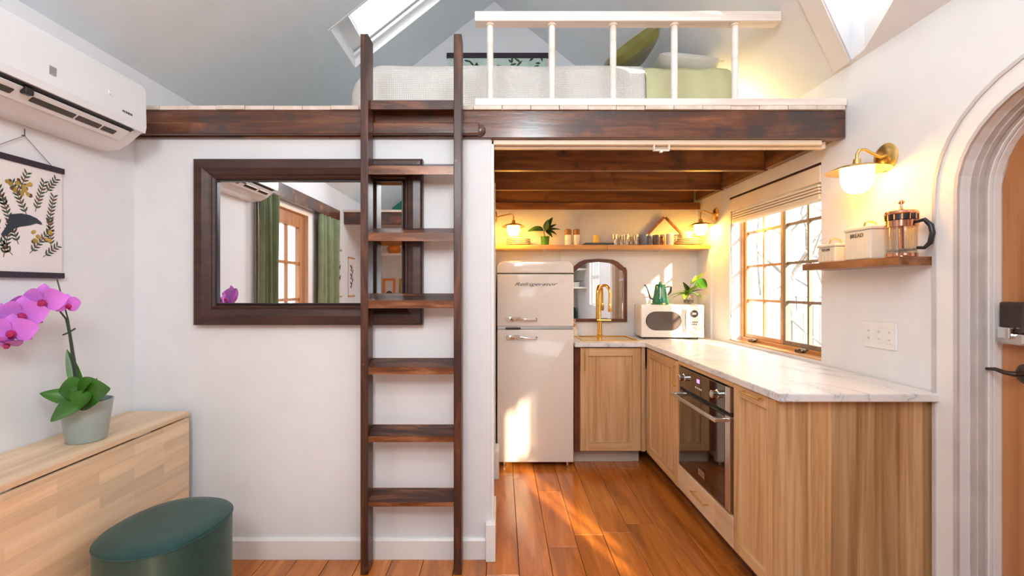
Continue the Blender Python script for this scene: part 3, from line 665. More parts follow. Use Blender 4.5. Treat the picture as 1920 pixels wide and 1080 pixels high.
part('status_light', box(-1.5715, -1.5695, 1.815, 1.832, 2.088, 2.104, .003), 'white', ac)

# ------------------------------------------------------------------ bird print on the left wall
r = thing('bird_poster', 'vintage print of a dark bird among fruit branches, hung on the left wall', 'poster', (XL, 1.68, 1.78))
PY0, PY1, PZ0, PZ1 = 1.53, 1.825, 1.366, 1.772
part('top_rod', box(XL+.002, XL+.018, PY0-.004, PY1+.006, PZ1-.004, PZ1+.018, .002), 'rod', r)
part('bottom_rod', box(XL+.002, XL+.018, PY0-.004, PY1+.006, PZ0-.018, PZ0+.004, .002), 'rod', r)
pp = part('paper', box(XL+.008, XL+.011, PY0, PY1, PZ0, PZ1), 'paper', r)
XP = XL+.0117
def pl(mb, y, z, ang, ln, w):
    d_ = (0, math.cos(ang), math.sin(ang)); leaf_mesh(mb, (XP, y, z), d_, (1, 0, 0), ln, w, 0, 0, 4)
g1, g2, g3, g4 = MB(), MB(), MB(), MB()
sprigs = [(1.64, 1.43, 2.3, .14), (1.66, 1.47, 1.9, .20), (1.70, 1.44, .9, .12), (1.63, 1.60, 2.4, .12), (1.66, 1.66, 1.2, .08), (1.72, 1.60, 1.3, .12), (1.76, 1.68, 1.0, .07),
          (1.60, 1.52, 2.0, .16), (1.77, 1.55, 1.4, .12), (1.75, 1.43, .7, .07), (1.58, 1.62, 2.6, .07), (1.69, 1.58, 2.0, .12), (1.78, 1.47, 1.6, .10), (1.58, 1.44, 2.6, .06), (1.61, 1.42, 1.4, .12)]
for (y, z, a, l) in sprigs:
    n = int(l/.014)
    g3.tube([(XP, y, z), (XP, y+l*math.cos(a), z+l*math.sin(a))], .0011, 4)
    for i in range(n):
        t = (i+1)/n; yy_, zz_ = y+l*t*math.cos(a), z+l*t*math.sin(a)
        if not (PY0+.02 < yy_ < PY1-.02 and PZ0+.03 < zz_ < PZ1-.03): continue
        mbx = g1 if (i+int(y*100)) % 3 else g3
        pl(mbx, yy_, zz_, a+.8, .022, .007); pl(mbx, yy_, zz_, a-.8, .022, .007)
for (y, z) in ((1.645, 1.665), (1.665, 1.655), (1.685, 1.68), (1.655, 1.70), (1.695, 1.655), (1.715, 1.515), (1.735, 1.50), (1.72, 1.49), (1.77, 1.50), (1.775, 1.525), (1.63, 1.69), (1.70, 1.70)):
    for q in range(3):
        c = (y+random.uniform(-.008, .008), z+random.uniform(-.008, .008)); R_ = random.uniform(.006, .010)
        (g2 if q else g3).prism([(c[0]+R_*math.cos(k_*PI/4), c[1]+R_*math.sin(k_*PI/4)) for k_ in range(8)], 'x', XP-.0005, XP+.0006+q*.0001)
part('printed_leaves', g1, 'inkg', pp); part('printed_fruit', g2, 'inky', pp)['kind'] = 'stuff'; part('printed_twigs', g3, 'inkb', pp)
bird = [(1.602, 1.500), (1.622, 1.535), (1.63, 1.575), (1.67, 1.585), (1.70, 1.583), (1.725, 1.575), (1.742, 1.562), (1.745, 1.553), (1.725, 1.556), (1.70, 1.545), (1.665, 1.535), (1.645, 1.525), (1.625, 1.502), (1.608, 1.490)]
part('printed_bird', MB().prism(bird, 'x', XP, XP+.0012), 'ink', pp)
NY, NZ = 1.683, 1.895
part('hanging_cord', MB().tube([(XL+.008, PY0+.03, PZ1+.016), (XL+.010, NY, NZ-.02), (XL+.008, PY1-.035, PZ1+.016)], .0015, 5), 'cord', r)
part('nail', MB().tube([(XL, NY, NZ-.018), (XL+.012, NY, NZ-.020)], .002, 6).tube([(XL+.010, NY, NZ-.02), (XL+.010, NY, NZ+.006)], .0015, 5), 'bronze', r)

# ------------------------------------------------------------------ orchid
orx, ory, orz = -1.605, 1.755, .722
oc = thing('potted_orchid', 'magenta moth orchid in a grey-green pot on the console', 'orchid', (orx, ory, orz))
part('pot', MB().lathe([(0, .001), (.058, .001), (.062, .006), (.080, .148), (.082, .155), (.077, .155), (.074, .13), (0, .13)], (orx, ory, orz), 28), 'pot', oc, smooth=True)
part('soil', MB().lathe([(0, .132), (.073, .132), (.073, .136), (0, .140)], (orx, ory, orz), 20), 'inkb', oc)
zt_ = orz+.14
def px3(px, py, Y): return ((px-940)/850*Y, Y, H+(540-py)/850*Y)
for (p0, p1, w, dr, up_) in (((172, 738, 1.70), (92, 788, 1.62), .105, .06, (-.35, -.9, .25)), ((150, 748, 1.76), (74, 736, 1.70), .06, .10, (0, -.8, .5)), ((165, 735, 1.76), (100, 744, 1.66), .125, -.34, (.1, -.9, .3)),
                            ((146, 742, 1.72), (197, 730, 1.67), .125, .10, (.1, -.95, .2)), ((152, 742, 1.76), (124, 655, 1.76), .042, .05, (.6, -.9, .1)), ((160, 730, 1.78), (192, 735, 1.72), .09, -.4, (0, -.7, .6))):
    a_, b_ = Vector(px3(*p0)), Vector(px3(*p1)); part('leaf', leaf_mesh(MB(), a_, b_-a_, up_, (b_-a_).length, w, dr, .12, 10), 'leaf', oc, smooth=True)
stem = [px3(146, 716, 1.75), px3(138, 670, 1.74), px3(131, 630, 1.73), px3(124, 598, 1.72), px3(112, 583, 1.69), px3(92, 576, 1.67), px3(70, 580, 1.65), px3(40, 592, 1.62), px3(8, 610, 1.59), px3(-15, 640, 1.56)]
part('flower_stem', MB().tube(stem, [.0042, .004, .0038, .0035, .003, .003, .0028, .0025, .002, .002], 8), 'stem', oc, smooth=True)
part('flower_stem', MB().tube([px3(141, 716, 1.76), px3(134, 660, 1.75), px3(129, 622, 1.74), px3(127, 600, 1.735)], .003, 8), 'stem', oc, smooth=True)
part('support_stake', MB().tube([px3(148, 718, 1.77), px3(128, 600, 1.76), px3(106, 520, 1.755)], .0024, 6), 'stem', oc)
part('clip', MB().tube([px3(118, 628, 1.725), px3(128, 624, 1.725), px3(141, 616, 1.725)], .003, 6), 'stem', oc)
def flower(c, nrm, sz, up=(0, 0, 1)):
    c = Vector(c); n = Vector(nrm).normalized(); up = Vector(up); up = (up-n*up.dot(n)).normalized(); s_ = n.cross(up)
    mb = MB()
    for a, ln, w in ((PI/2, .9, .75), (PI/2+2.25, .85, .6), (PI/2-2.25, .85, .6)):
        leaf_mesh(mb, c, s_*math.cos(a)+up*math.sin(a)-n*.05, n, sz*ln, sz*w, .12, .08, 6, .9)
    for a in (PI+.12, -.12+.0):
        leaf_mesh(mb, c+n*.003, s_*math.cos(a)+up*math.sin(abs(.15)), n, sz*1.0, sz*1.25, .15, .06, 7, .75)
    f = part('flower', mb, 'petal', oc, smooth=True)
    lp = MB().lathe([(0, 0), (.13*sz, .05*sz), (.22*sz, .2*sz), (.14*sz, .4*sz), (0, .45*sz)], (0, 0, 0), 8, MT(c-up*.12*sz) @ n.to_track_quat('Z', 'Y').to_matrix().to_4x4())
    leaf_mesh(lp, c-up*.1*sz, -up*.8+n*.6, n, sz*.42, sz*.35, -.3, .2, 4); part('flower_lip', lp, 'petald', f, smooth=True)
for (px, py, Y, nx, sz) in ((83, 563, 1.62, .35, .066), (44, 588, 1.585, .45, .068), (24, 620, 1.555, .5, .066), (2, 598, 1.57, .4, .060), (-10, 630, 1.54, .5, .058)):
    flower(px3(px, py, Y), (nx, -1, -.18), sz)
flower(px3(126, 571, 1.70), (.95, -.35, -.1), .045); flower(px3(12, 643, 1.55), (.2, -.4, -1), .045); flower(px3(70, 590, 1.66), (.5, -.1, -1), .028); flower(px3(45, 566, 1.64), (-.6, .3, .6), .04)

# ------------------------------------------------------------------ fridge
FY = 3.30; fx0, fx1 = -.030, .527
fr_ = thing('refrigerator', 'cream retro top-freezer refrigerator with chrome lever handles', 'refrigerator', (.25, 3.5, 0))
part('cabinet', box(fx0+.006, fx1-.006, FY+.055, 3.815, .04, 1.495, .035, seg=4), 'fridge', fr_, smooth=True)
def rdoor(z0, z1, rt, rb):
    pts = []; 
    for (cx, cz, a0) in ((fx1-rt, z1-rt, 0), (fx0+rt, z1-rt, PI/2)):
        for k_ in range(7): a = a0+PI/2*k_/6; pts.append((cx+rt*math.cos(a), cz+rt*math.sin(a)))
    pts += [(fx0, z0), (fx1, z0)]
    mb = MB().prism(pts, 'y', FY, FY+.05); bmesh.ops.remove_doubles(mb.bm, verts=mb.bm.verts[:], dist=1e-5)
    ed = [e_ for e_ in mb.bm.edges if all(abs(v.co.y-FY) < 1e-5 for v in e_.verts)]
    bmesh.ops.bevel(mb.bm, geom=ed, offset=.008, segments=3, affect='EDGES', profile=.5); return mb
part('top_cap', rdoor(1.419, 1.506, .055, 0), 'fridge', fr_, smooth=True)
d1 = part('freezer_door', rdoor(1.030, 1.412, .008, 0), 'fridge', fr_, smooth=True)
d2 = part('fridge_door', rdoor(.040, 1.006, .010, 0), 'fridge', fr_, smooth=True)
part('chrome_strip', box(fx0+.002, fx1-.002, FY+.004, FY+.05, 1.4125, 1.4185), 'bronze', fr_)
part('chrome_strip', box(fx0+.002, fx1-.002, FY+.006, FY+.05, 1.0075, 1.029, .002), 'steel', fr_)
part('hinge_cover', box(fx0+.06, fx0+.17, FY-.004, FY+.006, 1.009, 1.024, .002), 'bronze', fr_)
for dd, zc in ((d1, 1.083), (d2, .948)):
    hb = part('door_handle', MB().box(fx0+.066, fx0+.125, FY-.016, FY, zc-.017, zc+.020, .007).lathe([(0, 0), (.014, 0), (.012, .012), (0, .016)], (0, 0, 0), 14, MT((fx0+.138, FY-.012, zc)) @ Matrix.Rotation(PI/2, 4, 'X')), 'chrome', dd, smooth=True)
    part('lever', MB().tube([(fx0+.10, FY-.024, zc+.010), (fx0+.15, FY-.040, zc+.010), (fx0+.22, FY-.042, zc+.001), (fx0+.285, FY-.034, zc-.001)], [.008, .010, .009, .006]), 'chrome', hb, smooth=True)
    part('lever_tip', box(fx0+.279, fx0+.288, FY-.036, FY, zc-.007, zc+.008, .002), 'bronze', hb)
R_front = Matrix(((1, 0, 0, 0), (0, 0, -1, 0), (0, 1, 0, 0), (0, 0, 0, 1)))
text('lettering', 'Refrigerator', .052, 'bronze', fr_, MT(((1003-940)/257.6, FY-.001, H+(540-533)/257.6)) @ R_front @ Matrix.Diagonal((1.18, .62, 1, 1)), shear=.45, ext=.001)
for X in (fx0+.05, fx1-.04): part('foot', MB().lathe([(.014, 0), (.016, .004), (.010, .010), (.010, .045)], (X, FY+.04, .001), 12), 'steel', fr_, smooth=True)
for X in (fx0+.05, fx1-.04): part('foot', MB().lathe([(.014, 0), (.016, .004), (.010, .010), (.010, .045)], (X, 3.75, .001), 12), 'steel', fr_, smooth=True)

# ------------------------------------------------------------------ cabinets
def shaker(name, root, plane, a0, a1, z0, z1, face, fr=.055, th=.020, m='oakv'):
    """plane 'y': door faces -y, a along x; plane 'x': door faces -x, a along y"""
    def B(aa, ab, za, zb, d0, d1, bev=.0015):
        return box(aa, ab, face+d0, face+d1, za, zb, bev, seg=1) if plane == 'y' else box(face+d0, face+d1, aa, ab, za, zb, bev, seg=1)
    dr = part(name, B(a0+fr-.004, a1-fr+.004, z0+fr-.004, z1-fr+.004, .014, th-.001, 0), m, root)
    part('stile', B(a0, a0+fr, z0, z1, 0, th), m, dr); part('stile', B(a1-fr, a1, z0, z1, 0, th), m, dr)
    part('rail', B(a0+fr, a1-fr, z1-fr, z1, 0.0005, th), 'oakh', dr); part('rail', B(a0+fr, a1-fr, z0, z0+fr, 0.0005, th), 'oakh', dr)
    part('bead', MB(), m, dr) if False else None
    return dr
def bar_handle(parent, p0, p1, out, m='brass'):
    p0, p1, out = Vector(p0), Vector(p1), Vector(out); d_ = (p1-p0).normalized()
    mb = MB().tube([p0-d_*.008+out, p1+d_*.008+out], .0042, 8).tube([p0, p0+out], .004, 8).tube([p1, p1+out], .004, 8)
    return part('handle', mb, m, parent, smooth=True)
CF = 1.055; TOP = .882
bc = thing('sink_cabinet', 'oak shaker base cabinet under the sink beside the refrigerator', 'cabinet', (.85, 3.5, 0))
part('carcass', box(.535, 1.60, 3.335, 3.80, .115, TOP-.17, .001), 'oakv', bc)
part('filler_strip', box(.533, .572, 3.312, 3.334, .115, TOP, .001), 'mahog', bc)
dr = shaker('door', bc, 'y', .578, 1.020, .120, .872, 3.312, .06); bar_handle(dr, (.607, 3.312, .83), (.607, 3.312, .72), (0, -.024, 0))
part('filler_strip', box(1.024, CF-.004, 3.312, 3.334, .115, TOP, .001), 'oakv', bc)
part('plinth', box(.535, 1.04, 3.43, 3.45, .001, .110, .001), 'toe', bc)
part('plinth', box(.535, .985, 3.42, 3.429, .001, .095, .001), 'toe', bc)
lc = thing('corner_cabinet', 'narrow oak corner cabinet with a tall door left of the oven', 'cabinet', (1.2, 3.0, 0))
part('carcass', box(CF+.022, 1.64, 2.705, 3.305, .115, TOP, .001), 'oakv', lc)
dr = shaker('door', lc, 'x', 2.708, 3.285, .118, .872, CF, .06); bar_handle(dr, (CF, 2.735, .84), (CF, 2.735, .72), (-.022, 0, 0))
part('plinth', box(CF+.09, CF+.105, 2.705, 3.3, .001, .113), 'mahog', lc)  # dark wood stands in for shadow in the toe recess
oc_ = thing('oven_cabinet', 'oak housing around the built-in oven with a drawer below', 'cabinet', (1.3, 2.4, 0))
part('side_panel', box(CF+.022, 1.64, 2.066, 2.080, .115, TOP, .001), 'oakv', oc_); part('side_panel', box(CF+.022, 1.64, 2.686, 2.700, .115, TOP, .001), 'oakv', oc_)
part('top_strip', box(CF, CF+.02, 2.062, 2.704, .858, .880, .001), 'oakh', oc_)
part('shelf', box(CF+.024, 1.64, 2.081, 2.685, .262, .270), 'oakv', oc_)
dw = part('drawer', box(CF, CF+.02, 2.064, 2.703, .122, .262, .0015, seg=1), 'block', oc_)
bar_handle(dw, (CF, 2.46, .205), (CF, 2.31, .205), (-.026, 0, 0))
part('plinth', box(CF+.09, CF+.105, 2.066, 2.702, .001, .113), 'mahog', oc_)  # toe recess shade put into the dark plinth colour
ov = thing('wall_oven', 'built-in stainless oven with black glass door and two knobs', 'oven', (1.3, 2.38, .27))
OZ0, OZ1 = .272, .854; OY0, OY1 = 2.082, 2.684
part('housing', box(CF+.022, 1.60, OY0, OY1, OZ0, OZ1), 'steel', ov)
cp = part('control_panel', box(CF-.006, CF+.021, OY0+.048, OY1-.012, .735, OZ1-.004, .002), 'ovenglass', ov)
part('steel_side_trim', box(CF-.006, CF+.021, OY0, OY0+.047, .735, OZ1-.004, .002), 'steel', ov)
dr = part('oven_door', box(CF-.006, CF+.021, OY0+.048, OY1-.012, OZ0+.004, .718, .003), 'ovenglass', ov)
part('door_trim', box(CF-.006, CF+.021, OY0, OY0+.047, OZ0+.004, .718, .002), 'steel', dr); part('door_trim', box(CF-.004, CF+.021, OY1-.011, OY1, OZ0+.004, OZ1-.004, .001), 'steel', ov)
part('vent_gap', box(CF+.004, CF+.021, OY0, OY1-.012, .7185, .7345), 'dark', ov)
hd = part('door_handle', MB().box(CF-.062, CF-.050, OY0+.03, OY1-.02, .682, .702, .004), 'steel', dr)
for y in (OY0+.035, OY1-.055): part('handle_mount', box(CF-.052, CF-.005, y, y+.03, .682, .702, .003), 'steel', hd)
for y in (2.20, 2.60):
    kb = part('knob', MB().lathe([(0, 0), (.023, 0), (.023, .004), (.017, .008), (.019, .03), (.015, .034), (0, .034)], (0, 0, 0), 20, MT((CF-.005, y, .795)) @ Matrix.Rotation(-PI/2, 4, 'Y')), 'chrome', cp, smooth=True)
M['led'] = emit('violet_display', (.45, .2, 1), 2.0)
part('display', box(CF-.0075, CF-.005, 2.40, 2.43, .803, .822), 'led', cp)
for i in range(4): part('touch_button', box(CF-.0075, CF-.005, 2.375+i*.022, 2.385+i*.022, .770, .779), 'white', cp)
part('door_badge', MB().box(CF-.0075, CF-.005, 2.345, 2.415, .320, .352, .001), 'steel', dr)
rc = thing('end_cabinet', 'oak end cabinet of the worktop run with broad veneered side', 'cabinet', (1.35, 1.9, 0))
part('carcass', box(CF+.022, 1.64, 1.756, 2.062, .115, TOP, .001), 'oakv', rc)
dr = shaker('door', rc, 'x', 1.757, 2.059, .122, .877, CF, .05)
bar_handle(dr, (CF, 1.96, .862), (CF, 1.83, .862), (-.022, 0, 0))
part('end_panel', box(CF-.006, 1.655, 1.735, 1.755, .001, TOP, .001), 'oakend', rc)
part('plinth', box(CF+.09, CF+.105, 1.757, 2.062, .001, .113), 'mahog', rc)  # plinth coloured dark to give the recess its shadow
# worktop (one L-shaped slab with a sink cut-out)
SKX0, SKX1, SKY0, SKY1 = .62, 1.03, 3.42, 3.74
def slabs():
    mb = MB(); xs = [.534, SKX0, SKX1, 1.043, 1.655]; ys_ = [1.700, 3.28, SKY0, SKY1, 3.815]
    vt = {}
    t = bmesh.new()
    def V(i, j, z):
        if (i, j, z) not in vt: vt[(i, j, z)] = t.verts.new((xs[i], ys_[j], z))
        return vt[(i, j, z)]
    solid = lambda i, j: not (j == 0 and i < 3) and not (j == 2 and i == 1) if (0 <= i < 4 and 0 <= j < 4) else False
    for i in range(4):
        for j in range(4):
            if not solid(i, j): continue
            for z in (.882, .912): t.faces.new([V(i, j, z), V(i+1, j, z), V(i+1, j+1, z), V(i, j+1, z)])
            for (di, dj, a, b) in ((-1, 0, (i, j), (i, j+1)), (1, 0, (i+1, j), (i+1, j+1)), (0, -1, (i, j), (i+1, j)), (0, 1, (i, j+1), (i+1, j+1))):
                if not solid(i+di, j+dj): t.faces.new([V(*a, .882), V(*b, .882), V(*b, .912), V(*a, .912)])
    bmesh.ops.recalc_face_normals(t, faces=t.faces[:])
    ed = [e_ for e_ in t.edges if e_.is_manifold and e_.calc_face_angle(0) > .5]
    bmesh.ops.bevel(t, geom=ed, offset=.003, segments=2, affect='EDGES'); mb.bm.free(); mb.bm = t; return mb
o = part('worktop', slabs(), 'marble'); tag(o, 'white veined marble-look L-shaped kitchen worktop', 'worktop')
sk_ = thing('kitchen_sink', 'copper-gold inset sink in the back worktop', 'sink', (.82, 3.58, .91))
part('rim', MB().box(SKX0-.012, SKX1+.012, SKY0-.012, SKY0+.010, .9125, .917, .001).box(SKX0-.012, SKX1+.012, SKY1-.010, SKY1+.012, .9125, .917, .001).box(SKX0-.012, SKX0+.010, SKY0+.010, SKY1-.010, .9125, .917, .001).box(SKX1-.010, SKX1+.012, SKY0+.010, SKY1-.010, .9125, .917, .001), 'gold', sk_)
part('basin', MB().box(SKX0+.004, SKX0+.008, SKY0+.004, SKY1-.004, .73, .9122).box(SKX1-.008, SKX1-.004, SKY0+.004, SKY1-.004, .73, .9122).box(SKX0+.008, SKX1-.008, SKY0+.004, SKY0+.008, .73, .9122).box(SKX0+.008, SKX1-.008, SKY1-.008, SKY1-.004, .73, .9122).box(SKX0+.004, SKX1-.004, SKY0+.004, SKY1-.004, .726, .73), 'gold', sk_)
part('ledge_board', MB().box(SKX0+.009, SKX1-.009, SKY0+.011, SKY1-.011, .900, .911, .002), 'gold', sk_)
ft = thing('faucet', 'tall gold gooseneck faucet behind the sink', 'faucet', (.82, 3.775, .912))
fx, fy = .815, 3.762
part('column', MB().lathe([(.026, 0), (.026, .006), (.019, .012), (.019, .12), (.014, .125), (.0125, .14), (.0125, .34)], (fx, fy, .9125), 16), 'gold', ft, smooth=True)
arc = [(fx, fy, 1.25)]+[(fx+.032*(1-math.cos(a)), fy-.045*(1-math.cos(a)), 1.27+.062*math.sin(a)) for a in [PI*k_/10 for k_ in range(11)]]+[(fx+.064, fy-.09, 1.17)]
part('spout', MB().tube(arc, .0115, 10), 'gold', ft, smooth=True); part('spray_head', MB().lathe([(.012, 0), (.015, .01), (.015, .06), (.012, .07)], (fx+.064, fy-.09, 1.115), 12), 'gold', ft, smooth=True)
part('lever_bar', MB().tube([(fx-.02, fy, 1.045), (fx+.09, fy-.03, 1.045)], .009, 10), 'gold', ft, smooth=True)
sb = thing('soap_bottle', 'small copper-topped soap bottle beside the refrigerator', 'bottle', (.605, 3.66, .912))
part('bottle_body', MB().lathe([(0, 0), (.024, 0), (.026, .006), (.026, .05), (.012, .066), (.011, .075), (0, .075)], (.607, 3.775, .9125), 16), 'ceramic', sb, smooth=True)
part('pump', MB().lathe([(.012, 0), (.016, .004), (.016, .02), (.006, .024), (.005, .045), (.018, .05), (.018, .062), (0, .066)], (.607, 3.775, .987), 12), 'copper', sb, smooth=True)

# ------------------------------------------------------------------ small arched mirror
am = thing('arched_mirror', 'small mahogany framed mirror with a shouldered arch behind the faucet', 'mirror', (.82, YB, 1.03))
def shoulder(k_, x0=.578, x1=1.052, z0=1.027, z1=1.555):
    x0 += k_; x1 -= k_; z0 += k_; z1 -= k_; w = x1-x0
    half = [(x1, z0), (x1, z1-.10), (x1-.010, z1-.075), (x1-.028, z1-.068), (x1-.045, z1-.052), (x1-.075, z1-.026), (x1-.12, z1-.008), ((x0+x1)/2, z1)]
    return half+[(x0+x1-p[0], p[1]) for p in half[-2::-1]]
so_, si_ = shoulder(0), shoulder(.026); fm = MB().strip(so_, si_, 'y', YB-.038, YB-.0125).prism([so_[-1], so_[0], si_[0], si_[-1]], 'y', YB-.038, YB-.0125)
part('frame', fm, 'mahog', am); part('mirror_glass', MB().prism(shoulder(.024), 'y', YB-.022, YB-.018), 'mirror', am)

# ------------------------------------------------------------------ microwave and things on it
MWX, MWY = (1261-940)/850*3.50, 3.50; rz = -.09
mw = thing('microwave_oven', 'cream retro microwave with oval window in the worktop corner', 'microwave', (MWX, MWY, .912), rz=rz)
w2 = .238
part('body', box(-w2, w2, .012, .27, .014, .268, .012, seg=3), 'mw', mw, local=True, smooth=True)
part('face_plate', box(-w2+.002, w2-.002, 0, .0125, .016, .266, .006), 'mw', mw, local=True, smooth=True)
pts = [(-.075+.072*math.cos(a)-.05, .143+.068*math.sin(a)) for a in [PI/2+PI*k_/12 for k_ in range(13)]]+[(.0+.072*math.cos(a)-.01, .143+.068*math.sin(a)) for a in [-PI/2+PI*k_/12 for k_ in range(13)]]
cxm = sum(p[0] for p in pts)/len(pts)
pts2 = [(cxm+(p[0]-cxm)*1.04, .143+(p[1]-.143)*1.07) for p in pts]
dr = part('door_ring', MB().prism(pts2, 'y', -.003, .001), 'bronze', mw, local=True); part('window', MB().prism(pts, 'y', -.005, -.001), 'mwglass', mw, local=True)
part('handle', box(.085, .098, -.028, -.012, .055, .235, .005).box(.087, .096, -.014, .001, .06, .075).box(.087, .096, -.014, .001, .215, .23), 'steel', mw, local=True)
part('display_dial', MB().lathe([(0, 0), (.028, 0), (.028, .008), (0, .008)], (0, 0, 0), 24, MT((.160, 0, .200)) @ Matrix.Rotation(PI/2, 4, 'X')), 'bronze', mw, local=True, smooth=True)
part('display', box(.148, .174, -.0095, -.0075, .193, .208), 'white', mw, local=True)
for i, (a, b) in enumerate(((.137, .135), (.152, .135), (.167, .135), (.182, .135), (.145, .118), (.160, .118), (.175, .118))):
    part('button', box(a-.005, a+.005, -.003, .001, b-.004, b+.004, .001), 'bronze', mw, local=True)
part('dial', MB().lathe([(0, 0), (.022, 0), (.019, .016), (0, .018)], (0, 0, 0), 20, MT((.160, 0, .070)) @ Matrix.Rotation(PI/2, 4, 'X')), 'steel', mw, local=True, smooth=True)
for X in (-.2, .2):
    for Y in (.03, .24): part('foot', MB().lathe([(.012, 0), (.010, .015)], (X, Y, 0), 10), 'black', mw, local=True)
TZ = .912+.268
kx, ky = (1238-940)/850*3.60, 3.60
kt = thing('gooseneck_kettle', 'green enamel gooseneck kettle on top of the microwave', 'kettle', (kx, ky, TZ))
part('base', MB().lathe([(0, 0), (.072, 0), (.074, .004), (.066, .012), (0, .012)], (kx, ky, TZ+.0005), 24), 'kettle', kt, smooth=True)
part('body', MB().lathe([(0, 0), (.062, 0), (.064, .006), (.054, .05), (.046, .10), (.042, .128), (.040, .135), (.036, .145), (.012, .152), (.010, .166), (0, .168)], (kx, ky, TZ+.013), 24), 'kettle', kt, smooth=True)
part('spout', MB().tube([(kx-.055, ky, TZ+.04), (kx-.080, ky, TZ+.05), (kx-.092, ky, TZ+.09), (kx-.105, ky, TZ+.13), (kx-.122, ky, TZ+.155), (kx-.13, ky, TZ+.152)], [.007, .006, .0055, .005, .0045, .004]), 'black', kt, smooth=True)
part('handle', MB().tube([(kx+.042, ky, TZ+.135), (kx+.07, ky, TZ+.142), (kx+.085, ky, TZ+.138), (kx+.082, ky, TZ+.10), (kx+.06, ky, TZ+.075)], [.006, .008, .009, .008, .006]), 'black', kt, smooth=True)
gx, gy = (1291-940)/850*3.585, 3.585
gj = thing('plant_in_jar', 'leafy cutting in a water jar on top of the microwave', 'plant', (gx, gy, TZ))
part('jar', MB().lathe([(0, .002), (.036, .002), (.039, .01), (.039, .06), (.033, .075), (.037, .09), (.035, .09), (.031, .075), (.037, .06), (.037, .012), (0, .006)], (gx, gy, TZ), 20), 'clear', gj, smooth=True)
part('pebbles', MB().lathe([(0, .008), (.034, .008), (.035, .035), (0, .04)], (gx, gy, TZ), 14), 'inkb', gj)
part('rim_band', MB().lathe([(.0335, 0), (.037, .002), (.037, .014), (.0335, .016)], (gx, gy, TZ+.06), 20), 'copper', gj, smooth=True)
for (dx, dy, dz, ln, w, dr_, mm) in ((-.6, -.5, .5, .13, .05, .5, 'leafb'), (.2, -.6, .8, .12, .05, .4, 'leafb'), (-1, -.1, .25, .14, .05, .4, 'leafb'), (.7, -.3, .6, .10, .05, .4, 'leafd'), (-.3, -.2, 1, .11, .045, .3, 'leafd'), (-.8, .1, .1, .13, .045, .6, 'leafb'), (.4, -.5, .1, .11, .04, .5, 'leafb'), (-.5, -.6, -.1, .10, .05, .3, 'leafb')):
    part('leaf', leaf_mesh(MB(), (gx+dx*.01, gy+dy*.01, TZ+.085), (dx, dy, dz), (0, 0, 1), ln, w, dr_, .15), mm, gj, smooth=True)
part('stem', MB().tube([(gx, gy, TZ+.02), (gx+.01, gy, TZ+.14), (gx+.03, gy-.01, TZ+.20), (gx+.055, gy-.01, TZ+.23)], .002, 6), 'leafb', gj); part('stem', MB().tube([(gx, gy, TZ+.03), (gx+.02, gy-.02, TZ+.12), (gx+.06, gy-.04, TZ+.19)], .002, 6), 'leafb', gj)
part('leaf', leaf_mesh(MB(), (gx+.015, gy, TZ+.16), (.7, -.3, .8), (-.7, -.5, .3), .14, .035, .2, .2), 'leafb', gj, smooth=True)
part('leaf', leaf_mesh(MB(), (gx+.045, gy-.045, TZ+.19), (.5, -.5, -.55), (-.2, -1, .1), .10, .085, -.1, .1), 'leaf', gj, smooth=True)

# ------------------------------------------------------------------ back wall shelf
SZ = 1.652; SH = 3.59
sh = thing('kitchen_shelf', 'long honey-coloured wooden shelf across the kitchen back wall', 'shelf', (.8, 3.7, SZ-.035))
part('shelf_board', box(-.048, .84, SH, YB-.002, SZ-.034, SZ, .003), 'shelfl', sh); part('shelf_board', box(.842, XR-.004, SH-.004, YB-.002, SZ-.034, SZ, .003), 'shelfl', sh)
for X in (.35, 1.3): part('bracket', MB().box(X-.01, X+.01, SH+.06, YB-.002, SZ-.039, SZ-.0345), 'steel', sh)
def spx(px, Y): return (px-940)/850*Y
def obj1(name, prof, px, Y, m, lab, cat, group=None, n=20, z=SZ):
    X = spx(px, Y); o = part(name, MB().lathe(prof, (0, 0, 0), n), m, smooth=True); o.location = (X, Y, z+.0008); return tag(o, lab, cat, group)
# plates at both ends
def plates(px, Y, n, where, R_=.11, cup=None):
    for i in range(n):
        obj1('plate', [(0, 0), (R_*.6, 0), (R_, .012), (R_*.99, .015), (R_*.58, .005), (0, .005)], px, Y, 'ceramic', 'cream plate in the stack %s, %s' % (where, ('bottom', 'second', 'third', 'top')[i if i < n-1 else 3]), 'plate', None, 28, SZ+i*.0135)
plates(972, 3.70, 4, 'under the left lamp', .10)
plates(1290, 3.70, 4, 'under the right lamp', .105)
obj1('bowl', [(0, 0), (.03, 0), (.034, .006), (.052, .04), (.056, .055), (.052, .054), (.03, .010), (0, .008)], 1288, 3.70, 'white', 'white bowl standing on the plates under the right lamp', 'bowl', z=SZ+.058)
